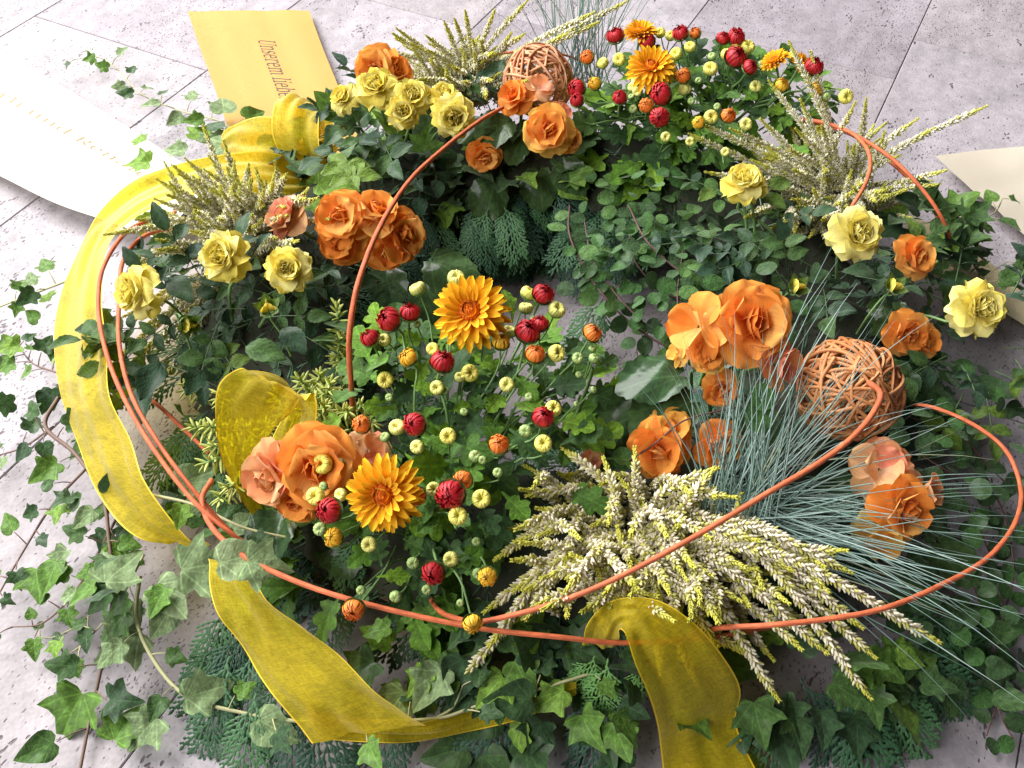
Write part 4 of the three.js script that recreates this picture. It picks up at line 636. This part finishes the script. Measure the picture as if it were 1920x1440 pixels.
heather('spreading white heather with lime tips behind the open lemon roses', at(1560, 400, 0.08), { ...upright, lime: 0.035, greenMix: 0.25 },
  [[1852, 198, 0.24], [1722, 222, 0.23], [1755, 238, 0.22], [1778, 318, 0.2], [1765, 345, 0.18], [1690, 290, 0.2], [1625, 183, 0.26], [1605, 190, 0.25], [1478, 75, 0.29], [1520, 95, 0.27], [1500, 185, 0.25], [1490, 240, 0.24], [1425, 222, 0.24], [1368, 240, 0.23], [1310, 230, 0.22], [1290, 250, 0.21], [1320, 322, 0.2], [1480, 280, 0.23], [1540, 235, 0.25], [1660, 245, 0.23], [1440, 150, 0.24], [1415, 330, 0.22]],
  [[85, 1390, 1680, 225, 420, 0.14, 0.22], [8, 1640, 1760, 330, 420, 0.12, 0.18], [10, 1440, 1560, 400, 470, 0.13, 0.18]], 403);
const lush = { lime: 0.03, size: 0.0078, per: 4, step: 0.0031, spread: 0.9, white: [0.9, 0.86, 0.66], start: 0.12, droop: 0.035, greenMix: 0.34, baseCol: [0.42, 0.3, 0.1], own: 0.45 };
heather('full drooping white heather at the front edge beside the blue grass', at(1180, 1010, 0.09), lush,
  [[1765, 1206, 0.13, 0.075], [1635, 1312, 0.09, 0.085], [1462, 1316, 0.08, 0.075], [1348, 1212, 0.13, 0.06], [1310, 1288, 0.085, 0.06], [1238, 1268, 0.1, 0.06], [1400, 1215, 0.11, 0.05], [1555, 1228, 0.12, 0.06], [1645, 1236, 0.11, 0.06], [858, 1284, 0.07, 0.06], [905, 1150, 0.12, 0.05], [915, 1215, 0.11, 0.05], [1382, 932, 0.19], [1050, 838, 0.18], [1190, 836, 0.19], [1130, 855, 0.19], [1350, 876, 0.19], [1425, 1014, 0.19], [1492, 1072, 0.17], [1480, 1040, 0.17], [1252, 1008, 0.2], [985, 930, 0.16], [940, 990, 0.16], [925, 1052, 0.15], [960, 1110, 0.15], [1180, 1010, 0.21], [1140, 985, 0.21], [1335, 1010, 0.2], [1290, 1090, 0.18], [1600, 1075, 0.16, 0.05], [1240, 1130, 0.16], [1620, 1180, 0.13, 0.05]],
  [[70, 950, 1400, 870, 1170, 0.15, 0.21], [36, 1250, 1600, 1020, 1180, 0.13, 0.18], [10, 900, 1200, 1120, 1210, 0.1, 0.14], [8, 1280, 1560, 1150, 1250, 0.09, 0.13]], 404);

// ---------- blue fescue ----------
function bladeGeo(root, dir, L, bend, w, rnd) {
  const n = 9, cx = rnd.s(0.35), cz = rnd.s(0.35), pos = [], p = root.clone(), d = dir.clone().normalize(), side = d.clone().cross(V(rnd.s(), 0.6, rnd.s())).normalize(), nn = side.clone().cross(d).normalize();
  for (let i = 0; i <= n; i++) { const t = i / n, ww = w * (1 - 0.88 * t * t); for (const [u, h] of [[-1, 0], [0, 0.9], [1, 0]]) pos.push(p.x + side.x * ww * u + nn.x * ww * h, p.y + side.y * ww * u + nn.y * ww * h, p.z + side.z * ww * u + nn.z * ww * h); pos.push(p.x - nn.x * ww * 0.5, p.y - nn.y * ww * 0.5, p.z - nn.z * ww * 0.5); p.addScaledVector(d, L / n); d.add(V(rnd.s(0.045) + cx / n, -bend / n * (0.3 + 1.5 * t), rnd.s(0.045) + cz / n)).normalize(); }
  const idx = []; for (let i = 0; i < n; i++) for (let k = 0; k < 4; k++) { const a = i * 4 + k, b = i * 4 + (k + 1) % 4; idx.push(a, b, a + 4, b, b + 4, a + 4); }
  return geom(pos, idx);
}
function fescue(label, base, n, spread, seed, single, w = 0.0008) {
  const r = rng(seed), p = thing('grass_tuft', label, 'grass', base, 'blue fescue tufts in the wreath'), rest = M.grass.map(() => []);
  for (let i = 0; i < n; i++) {
    const [az, el, L, bend] = spread(r), a = az * Math.PI / 180, e = el * Math.PI / 180, root = base.clone().add(V(r.s(0.036), 0.02 + r.s(0.012), r.s(0.034)));
    const g = bladeGeo(root, V(Math.cos(a) * Math.cos(e), Math.sin(e), -Math.sin(a) * Math.cos(e)), L, bend, w * r.r(0.75, 1.2), r), k = Math.floor(r() * r() * 4);
    if (i < single) part(p, 'blade', g, M.grass[k]); else rest[k].push(g);
  }
  rest.forEach((l, k) => l.length && part(p, 'fine_blades', mergeGeometries(l), M.grass[k], null, true));
}
fescue('blue green fescue tuft fanning out past the large wicker ball', at(1375, 985, 0.1), 260, (r) => { const q = r(); return q < 0.26 ? [r.r(25, 80), r.r(30, 62), r.r(0.11, 0.28), r.r(0.1, 0.9)] : q < 0.78 ? [r.r(-42, 22), r.r(4, 30), r.r(0.12, 0.3), r.r(0.1, 0.8)] : [r.r(70, 140), r.r(45, 75), r.r(0.09, 0.2), r.r(0.1, 0.4)]; }, 501, 160, 0.001);
fescue('thin blue fescue tuft standing behind the small wicker ball', at(1085, 190, 0.1), 90, (r) => r() < 0.85 ? [r.r(0, 180), r.r(55, 85), r.r(0.18, 0.3), r.r(0.1, 0.5)] : [r.r(200, 340), r.r(20, 50), r.r(0.08, 0.16), r.r(0.3, 0.9)], 502, 40, 0.0009);

// ---------- ivy and wire vine: stems with leaves along them ----------
function vineStem(p, pts, r0, r1, mat, o, rnd) {
  const q = atAll(pts), c = new THREE.CatmullRomCurve3(q, false, 'centripetal'), len = c.getLength();
  part(p, 'stem', tube(q, r0, r1, Math.max(16, q.length * 9), 5, 0.05, rnd), mat);
  const n = Math.round(len / o.step);
  for (let i = 1; i <= n; i++) {
    const t = Math.min(1, (i + rnd.s(0.3)) / n), pt = c.getPointAt(Math.max(0, t)), tg = c.getTangentAt(Math.max(0, t)), s = i % 2 ? 1 : -1, side = tg.clone().cross(V(0, 1, 0)).normalize().multiplyScalar(s);
    const d = side.clone().multiplyScalar(0.9).addScaledVector(tg, rnd.r(0.1, 0.8)).add(V(rnd.s(0.3), rnd.r(-0.1, 0.5), rnd.s(0.3))).normalize(), size = rnd.r(o.lo, o.hi) * (1 - (o.taper ?? 0.4) * t), pl = size * rnd.r(0.35, 0.8) * (o.petiole === 0 ? 0.15 : 1);
    const tip = pt.clone().addScaledVector(d, pl).add(V(0, pl * 0.2, 0)); tip.y = Math.max(tip.y, 0.012);
    if (o.petiole !== 0) part(p, 'leaf_stalk', tube([pt, pt.clone().lerp(tip, 0.5).add(V(0, pl * 0.1, 0)), tip], 0.0009, 0.0006, 4, 4), mat);
    part(p, 'leaf', rnd.pick(o.geos), rnd.pick(o.mats), orient(tip, d.clone().add(V(rnd.s(0.4), rnd.r(-0.35, 0.1), rnd.s(0.4))), V(rnd.s(0.5), 1, 0.35 + rnd.s(0.5)), size));
  }
}
{
  const r = rng(601), p = thing('ivy_plant', 'trailing green ivy spreading over the floor beside the draped organza ribbon', 'plant', at(260, 930, 0.05), 'ivy plants tucked into the wreath'), mats = [...M.ivyLeaf, M.ivyLeaf[1], M.ivyPale[1]], o = { geos: G.ivy, mats, step: 0.019, lo: 0.023, hi: 0.039 };
  vineStem(p, [[110, 745, 0.09], [84, 795, 0.085], [140, 850, 0.085], [192, 930, 0.09], [204, 1010, 0.08], [212, 1100, 0.06], [196, 1220, 0.03], [170, 1340, 0.012], [148, 1450, 0.012]], 0.0026, 0.0018, M.vine, { ...o, step: 0.04, taper: 0 }, r);
  vineStem(p, [[130, 525, 0.09], [60, 552, 0.07], [0, 575, 0.05], [-60, 600, 0.03]], 0.0016, 0.001, M.vinePale, o, r);
  vineStem(p, [[160, 880, 0.09], [100, 945, 0.07], [40, 1040, 0.04], [0, 1110, 0.02]], 0.0017, 0.001, M.vine, o, r);
  vineStem(p, [[240, 930, 0.09], [198, 1010, 0.07], [140, 1110, 0.035], [80, 1168, 0.02], [20, 1176, 0.015]], 0.0017, 0.0008, M.vine, o, r);
  vineStem(p, [[270, 1040, 0.08], [215, 1140, 0.04], [150, 1212, 0.02], [120, 1230, 0.015]], 0.0014, 0.0007, M.vinePale, o, r);
  vineStem(p, [[262, 1080, 0.08], [256, 1160, 0.06], [290, 1240, 0.05], [350, 1305, 0.045], [450, 1335, 0.04], [570, 1354, 0.045]], 0.0022, 0.0018, M.vinePale, { ...o, step: 0.045, taper: 0 }, r);
  vineStem(p, [[180, 1080, 0.06], [170, 1150, 0.03], [100, 1195, 0.015], [75, 1195, 0.015]], 0.0012, 0.0007, M.vinePale, o, r);
  vineStem(p, [[110, 700, 0.09], [60, 680, 0.06], [30, 640, 0.04]], 0.0014, 0.0008, M.vine, o, r);
  vineStem(p, [[100, 800, 0.08], [40, 840, 0.05], [-30, 860, 0.03]], 0.0014, 0.0008, M.vine, o, r);
  vineStem(p, [[270, 925, 0.12], [360, 945, 0.13], [460, 990, 0.135], [540, 1008, 0.13]], 0.0018, 0.0014, M.vinePale, { ...o, step: 0.05, petiole: 0 }, r);
  for (const [x, y, h, dx, dz, s, k] of [[290, 1090, 0.09, 0.9, 0.9, 0.055, 1], [330, 1070, 0.11, 1, -0.2, 0.06, 1], [405, 1058, 0.17, 0.95, -0.25, 0.05, 0], [190, 1100, 0.08, 0.6, -0.9, 0.055, 0], [455, 1050, 0.175, 0.9, 0.2, 0.046, 0], [160, 1290, 0.02, -0.3, 0.8, 0.06, 2], [210, 1395, 0.02, 0.3, -0.7, 0.045, 2], [340, 1310, 0.05, 1, -0.3, 0.05, 0], [300, 1340, 0.03, -0.6, 0.7, 0.045, 0], [480, 1345, 0.04, 0.7, 0.4, 0.05, 0], [330, 910, 0.13, 0.7, -0.5, 0.045, 0], [110, 1050, 0.05, -0.2, 1, 0.04, 2], [70, 1060, 0.04, 0.3, 1, 0.045, 2], [270, 1180, 0.05, -0.5, 0.5, 0.055, 0]]) part(p, 'leaf', r.pick(G.ivy), k === 2 ? M.ivyLeaf[1] : r.pick(M.ivyPale), orient(at(x, y, h), V(dx, r.s(0.15), dz), V(r.s(0.3), 1, 0.5), s));
  scatter(p, 'leaf', G.ivy, mats, 22, at(240, 890, 0.05), [0.06, 0.06, 0.14], 0.026, 0.042, r);
  scatter(p, 'leaf', G.ivy, mats, 18, at(360, 1060, 0.07), [0.1, 0.05, 0.06], 0.028, 0.042, r);
  scatter(p, 'leaf', G.ivy, M.ivyLeaf, 12, at(80, 680, 0.04), [0.05, 0.04, 0.12], 0.025, 0.038, r);
}
{
  const r = rng(602), p = thing('ivy_plant', 'dark ivy leaves along the front rim below the rattan rod', 'plant', at(800, 1260, 0.03), 'ivy plants tucked into the wreath'), o = { geos: G.ivy, mats: M.ivyLeaf, step: 0.024, lo: 0.03, hi: 0.046 };
  vineStem(p, [[560, 1352, 0.045], [700, 1352, 0.06], [830, 1345, 0.065], [890, 1325, 0.07], [1000, 1295, 0.075], [1110, 1262, 0.08]], 0.0018, 0.0016, M.vinePale, { ...o, step: 0.06 }, r);
  vineStem(p, [[820, 1345, 0.065], [850, 1325, 0.07], [868, 1285, 0.075]], 0.0014, 0.001, M.vinePale, { ...o, step: 0.05 }, r);
  scatter(p, 'leaf', G.ivy, o.mats, 36, at(900, 1230, 0.05), [0.12, 0.05, 0.045], 0.028, 0.048, r);
  scatter(p, 'leaf', G.ivy, o.mats, 44, at(1080, 1270, 0.045), [0.15, 0.05, 0.05], 0.03, 0.05, r);
  scatter(p, 'leaf', G.ivy, o.mats, 40, at(1480, 1260, 0.045), [0.13, 0.05, 0.05], 0.03, 0.05, r);
  for (const [x, y, h, dx, dz, s, k] of [[870, 1230, 0.08, -0.2, 1, 0.05, 1], [980, 1380, 0.03, 0.4, 0.9, 0.05, 0], [1130, 1340, 0.04, 0.1, 1, 0.05, 0], [1450, 1330, 0.05, 0.2, 1, 0.06, 1], [1400, 1320, 0.05, -0.5, 0.9, 0.045, 2], [900, 1410, 0.015, 0.6, 0.6, 0.05, 2], [880, 1400, 0.02, -1, 0.3, 0.05, 2], [830, 1250, 0.08, -0.5, 0.9, 0.05, 3], [760, 1290, 0.06, -0.5, 0.9, 0.05, 3], [1180, 1400, 0.03, -0.6, 0.5, 0.045, 1]]) part(p, 'leaf', r.pick(G.ivy), [M.ivyLeaf[2], M.ivyLeaf[4], M.ivyLeaf[5], M.ivyPale[1]][k], orient(at(x, y, h), V(dx, r.s(0.2), dz), V(r.s(0.3), 1, 0.6), s));
}
{
  const r = rng(603), p = thing('ivy_plant', 'dark ivy clump between the yellow bow and the crowded lemon roses', 'plant', at(640, 330, 0.06), 'ivy plants tucked into the wreath'), mats = M.ivyLeaf;
  scatter(p, 'leaf', G.ivy, mats, 70, at(665, 300, 0.09), [0.1, 0.09, 0.08], 0.03, 0.05, r);
  scatter(p, 'leaf', G.ivy, M.ivyLeaf, 34, at(960, 360, 0.07), [0.12, 0.08, 0.05], 0.035, 0.06, r);
  scatter(p, 'leaf', G.ivy, M.ivyLeaf, 55, at(800, 350, 0.07), [0.13, 0.08, 0.07], 0.035, 0.06, r);
  for (const [x, y, h, dx, dz, s] of [[570, 330, 0.15, 0.1, -1, 0.06], [590, 345, 0.15, 0.9, 0.1, 0.06], [600, 370, 0.14, 0.2, 0.8, 0.05], [640, 240, 0.19, -0.4, 0.8, 0.04], [680, 260, 0.19, 0.1, 1, 0.045]]) part(p, 'leaf', r.pick(G.ivy), r.pick(M.ivyLeaf), orient(at(x, y, h), V(dx, 0.05, dz), V(r.s(0.2), 1, 0.35), s));
  for (const [x, y, h] of [[650, 310, 0.2], [660, 330, 0.2]]) for (let k = 0; k < 5; k++) part(p, 'leaf', r.pick(G.rose), M.roseYoung[0], orient(at(x, y, h), V(Math.cos(k * 1.26), 0.2, Math.sin(k * 1.26)), V(0, 1, 0.2), r.r(0.028, 0.038)));
}
{
  const r = rng(604), p = thing('ivy_plant', 'slender ivy runner reaching out over the slabs between white and golden sashes', 'plant', at(430, 240, 0.02), 'ivy plants tucked into the wreath');
  vineStem(p, [[480, 330, 0.06], [425, 235, 0.05], [330, 205, 0.035], [262, 175, 0.03], [215, 125, 0.03], [178, 106, 0.03], [140, 112, 0.025]], 0.0016, 0.0007, M.vinePale, { geos: G.ivy, mats: [M.ivyLeaf[2], M.ivyLeaf[1], M.ivyPale[1], M.ivyPale[1]], step: 0.03, lo: 0.036, hi: 0.05, taper: 0.55 }, r);
  for (const [x, y, h, dx, dz, s] of [[420, 215, 0.05, -0.2, -0.8, 0.055], [370, 265, 0.05, 0.2, -0.9, 0.05], [395, 250, 0.05, 0.3, 0.6, 0.05], [285, 305, 0.05, -0.9, 0, 0.045], [262, 270, 0.05, -0.2, -0.9, 0.03], [350, 285, 0.07, -0.9, -0.2, 0.04], [300, 400, 0.1, -0.3, 0.8, 0.05]]) part(p, 'leaf', r.pick(G.ivy), r.pick([M.ivyPale[1], M.ivyLeaf[3], M.ivyPale[1]]), orient(at(x, y, h), V(dx, 0.1, dz), V(r.s(0.3), 1, 0.3), s));
}
{
  const r = rng(605), p = thing('ivy_plant', 'ivy sprig with a few leaves reaching past the rattan towards the blank cream sash', 'plant', at(1720, 420, 0.06), 'ivy plants tucked into the wreath'), o = { geos: G.ivy, mats: [M.ivyLeaf[0], M.ivyLeaf[1]], step: 0.03, lo: 0.034, hi: 0.046 };
  vineStem(p, [[1700, 440, 0.12], [1735, 418, 0.12], [1785, 422, 0.11], [1840, 412, 0.1], [1868, 395, 0.1], [1880, 372, 0.1]], 0.0013, 0.0008, M.vinePale, o, r);
  scatter(p, 'leaf', G.ivy, M.ivyLeaf, 26, at(1735, 455, 0.1), [0.06, 0.06, 0.05], 0.035, 0.055, r);
  scatter(p, 'leaf', G.ivy, [M.ivyLeaf[5], M.ivyLeaf[0]], 18, at(1850, 540, 0.07), [0.06, 0.05, 0.05], 0.025, 0.04, r);
  vineStem(p, [[1820, 560, 0.1], [1860, 510, 0.1], [1890, 490, 0.1]], 0.001, 0.0007, M.vinePale, { ...o, lo: 0.02, hi: 0.03 }, r);
}
{
  const r = rng(606), p = thing('wire_vine', 'wire vine with round leaves on thin dark stems hanging into the opening', 'plant', at(1250, 500, 0.06), 'round leaved wire vines'), o = { geos: G.round, mats: M.roundLeaf, step: 0.016, lo: 0.018, hi: 0.027, taper: 0.1, petiole: 0 };
  vineStem(p, [[1068, 385, 0.13], [1068, 440, 0.13], [1100, 510, 0.11], [1160, 585, 0.09], [1215, 630, 0.08], [1270, 660, 0.08]], 0.0014, 0.0016, M.wire, o, r);
  vineStem(p, [[1095, 410, 0.13], [1110, 480, 0.12], [1150, 545, 0.1], [1210, 610, 0.09]], 0.001, 0.0012, M.wire, o, r);
  vineStem(p, [[1178, 385, 0.14], [1215, 455, 0.14], [1270, 505, 0.13], [1340, 545, 0.12]], 0.0013, 0.0013, M.wire, o, r);
  vineStem(p, [[1180, 440, 0.13], [1185, 480, 0.13], [1240, 545, 0.12], [1310, 570, 0.11]], 0.001, 0.001, M.wire, o, r);
  vineStem(p, [[1280, 470, 0.14], [1270, 560, 0.15], [1280, 610, 0.16]], 0.0009, 0.0008, M.wire, o, r);
  vineStem(p, [[1240, 600, 0.08], [1195, 650, 0.06], [1200, 685, 0.05]], 0.0009, 0.0007, M.wire, o, r);
  scatter(p, 'leaf', G.round, M.roundLeaf, 110, at(1255, 520, 0.1), [0.12, 0.07, 0.1], 0.017, 0.027, r);
  scatter(p, 'leaf', G.round, M.roundLeaf, 30, at(1180, 400, 0.1), [0.08, 0.07, 0.04], 0.016, 0.024, r);
  scatter(p, 'leaf', G.round, M.roundLeaf, 30, at(1350, 420, 0.1), [0.1, 0.07, 0.05], 0.018, 0.026, r);
  scatter(p, 'leaf', G.round, M.roundLeaf, 20, at(1440, 560, 0.15), [0.09, 0.05, 0.06], 0.02, 0.028, r);
  for (const [x, y, h, s] of [[1410, 790, 0.2, 0.033], [1425, 752, 0.21, 0.03], [1170, 865, 0.14, 0.026]]) part(p, 'leaf', G.round[0], M.roundLeaf[0], orient(at(x, y + 18, h), V(r.s(0.5), 0.3, -0.6), V(0, 0.8, 0.8), s));
  vineStem(p, [[1170, 870, 0.14], [1230, 830, 0.17], [1280, 790, 0.18], [1350, 770, 0.18], [1400, 760, 0.18]], 0.0011, 0.0009, M.wire, { ...o, step: 0.2 }, r);
}
{
  const r = rng(607), p = thing('wire_vine', 'sprawling dark wire vine with round leaves outside the wide rattan arc', 'plant', at(1800, 900, 0.04), 'round leaved wire vines'), o = { geos: G.round, mats: [M.roundLeaf[0], M.roundLeaf[1], M.roundLeaf[1]], step: 0.02, lo: 0.018, hi: 0.03, taper: 0.1, petiole: 0 };
  vineStem(p, [[1780, 760, 0.08], [1830, 860, 0.06], [1880, 960, 0.04], [1900, 1080, 0.03], [1870, 1170, 0.02], [1820, 1240, 0.02]], 0.0013, 0.0009, M.wire, o, r);
  vineStem(p, [[1700, 780, 0.09], [1800, 820, 0.08], [1880, 900, 0.05], [1960, 960, 0.03]], 0.0012, 0.0009, M.wire, o, r);
  vineStem(p, [[1780, 900, 0.07], [1840, 1000, 0.05], [1880, 1130, 0.03], [1860, 1280, 0.02], [1880, 1350, 0.015], [1900, 1385, 0.015]], 0.0011, 0.0008, M.wire, o, r);
  vineStem(p, [[1760, 960, 0.07], [1820, 1080, 0.04], [1850, 1200, 0.02], [1870, 1300, 0.015], [1850, 1380, 0.012]], 0.001, 0.0007, M.wire, o, r);
  vineStem(p, [[1720, 850, 0.09], [1790, 890, 0.08], [1860, 910, 0.06], [1940, 915, 0.05]], 0.001, 0.0008, M.wire, o, r);
  vineStem(p, [[1800, 700, 0.08], [1880, 720, 0.06], [1930, 780, 0.04]], 0.001, 0.0008, M.wire, o, r);
  scatter(p, 'leaf', G.round, o.mats, 120, at(1800, 860, 0.06), [0.1, 0.06, 0.15], 0.016, 0.028, r);
  scatter(p, 'leaf', G.round, o.mats, 60, at(1790, 1080, 0.04), [0.09, 0.05, 0.1], 0.018, 0.03, r);
  scatter(p, 'leaf', [G.ivy[3], G.round[0]], [M.ivyLeaf[5], M.roundLeaf[1]], 22, at(1740, 1230, 0.03), [0.09, 0.04, 0.06], 0.022, 0.034, r);
}

// ---------- sedum ----------
{
  const r = rng(701), p = thing('sedum_plant', 'lime green sedum with needle leaves around the organza loop and rattan foot', 'plant', at(560, 780, 0.06));
  const shoot = (x, y, h, lean, L, s = 1) => {
    const tip = at(x, y, h), root = tip.clone().add(V(-lean[0] * L, -L * lean[1], -lean[2] * L)), c = new THREE.CatmullRomCurve3([root, root.clone().lerp(tip, 0.5).add(V(r.s(0.004), 0.003, r.s(0.004))), tip]), pos = [], idx = [], col = [], uv = [], n = Math.floor(L / 0.0016), q = new THREE.Quaternion(), vv = V();
    const g = sub(p, 'shoot', new THREE.Matrix4().setPosition(root)); part(g, 'stem', tube([root, c.getPoint(0.5), tip], 0.0022, 0.0015, 6, 5), M.stem);
    const NP = []; for (const [yy, rr] of [[0, 0.5], [0.3, 1], [0.75, 0.9], [1, 0.2]]) for (let k = 0; k < 5; k++) NP.push([Math.cos(k * 1.2566) * rr, yy, Math.sin(k * 1.2566) * rr]);
    for (let i = 0; i < n; i++) { const t = i / n, pt = c.getPoint(t), tg = c.getTangent(t), a = i * 2.4, x1 = V(0, 0, 1).cross(tg).normalize(), y1 = tg.clone().cross(x1), sp = 1.25 - 0.9 * sm(0.75, 1, t) + r.s(0.18), d = x1.multiplyScalar(Math.cos(a) * Math.sin(sp)).addScaledVector(y1, Math.sin(a) * Math.sin(sp)).addScaledVector(tg, Math.cos(sp)).normalize(); q.setFromUnitVectors(V(0, 1, 0), d);
      const len = s * 0.017 * (0.75 + 0.25 * Math.sin(Math.PI * t)) * r.r(0.85, 1.1), w = s * 0.0018, o0 = pos.length / 3, cc = mix([0.4, 0.5, 0.1], [0.58, 0.62, 0.16], r());
      for (const [a1, b1, c1] of NP) { vv.set(a1 * w, b1 * len, c1 * w * 0.7).applyQuaternion(q).add(V(0, -0.0025 * b1 * b1, 0)).add(pt); pos.push(vv.x, vv.y, vv.z); uv.push(0, b1); col.push(...cc); }
      for (let j = 0; j < 3; j++) for (let k = 0; k < 5; k++) { const A = o0 + j * 5 + k, B = o0 + j * 5 + (k + 1) % 5; idx.push(A, A + 5, B, B, A + 5, B + 5); } }
    part(g, 'needle_leaves', geom(pos, idx, uv, col), M.sedum, null, true);
  };
  for (const [x, y, h, l, L] of [[632, 572, 0.2, [0, 0.9, -0.35], 0.09], [600, 700, 0.17, [0.2, 0.9, 0], 0.06], [560, 708, 0.17, [-0.2, 0.9, 0], 0.06], [645, 740, 0.15, [0.5, 0.7, 0.2], 0.055], [625, 780, 0.15, [0.4, 0.7, 0.5], 0.05], [590, 745, 0.17, [0.1, 0.9, 0.3], 0.05], [392, 838, 0.16, [-0.8, 0.5, 0.3], 0.06], [380, 870, 0.15, [-0.8, 0.3, 0.6], 0.05], [425, 915, 0.16, [-0.2, 0.7, 0.7], 0.05], [450, 800, 0.15, [0, 0.9, 0.3], 0.05], [520, 735, 0.16, [0, 0.9, 0], 0.06], [700, 795, 0.15, [0.5, 0.6, 0.5], 0.05], [665, 690, 0.14, [0.3, 0.8, 0], 0.06], [560, 810, 0.14, [0, 0.8, 0.5], 0.05], [500, 800, 0.14, [0, 0.8, 0.5], 0.05], [360, 800, 0.13, [-0.7, 0.6, 0.2], 0.05], [345, 720, 0.14, [-0.3, 0.9, 0.2], 0.05], [410, 735, 0.15, [0, 0.9, 0.2], 0.05], [600, 830, 0.14, [0.3, 0.7, 0.5], 0.045], [680, 640, 0.12, [0.3, 0.8, 0.2], 0.05], [640, 660, 0.15, [0.1, 0.9, 0], 0.06], [440, 860, 0.14, [0, 0.6, 0.8], 0.05], [610, 760, 0.18, [0.2, 0.9, 0.2], 0.06], [655, 770, 0.17, [0.5, 0.8, 0.2], 0.06], [575, 770, 0.18, [0, 0.9, 0.3], 0.06], [620, 715, 0.18, [0.2, 0.9, 0], 0.06], [540, 770, 0.16, [0, 0.9, 0.3], 0.05], [685, 760, 0.15, [0.6, 0.7, 0.2], 0.05], [640, 630, 0.18, [0.1, 0.9, -0.1], 0.07], [690, 820, 0.14, [0.5, 0.6, 0.5], 0.05], [640, 815, 0.16, [0.3, 0.8, 0.5], 0.05], [385, 800, 0.16, [-0.6, 0.7, 0.3], 0.05], [410, 940, 0.13, [-0.3, 0.5, 0.8], 0.045]]) shoot(x, y, h, l, L);
}
scene.traverse((o) => { if (o.isMesh) o.castShadow = o.receiveShadow = true; });
renderer.render(scene, camera);
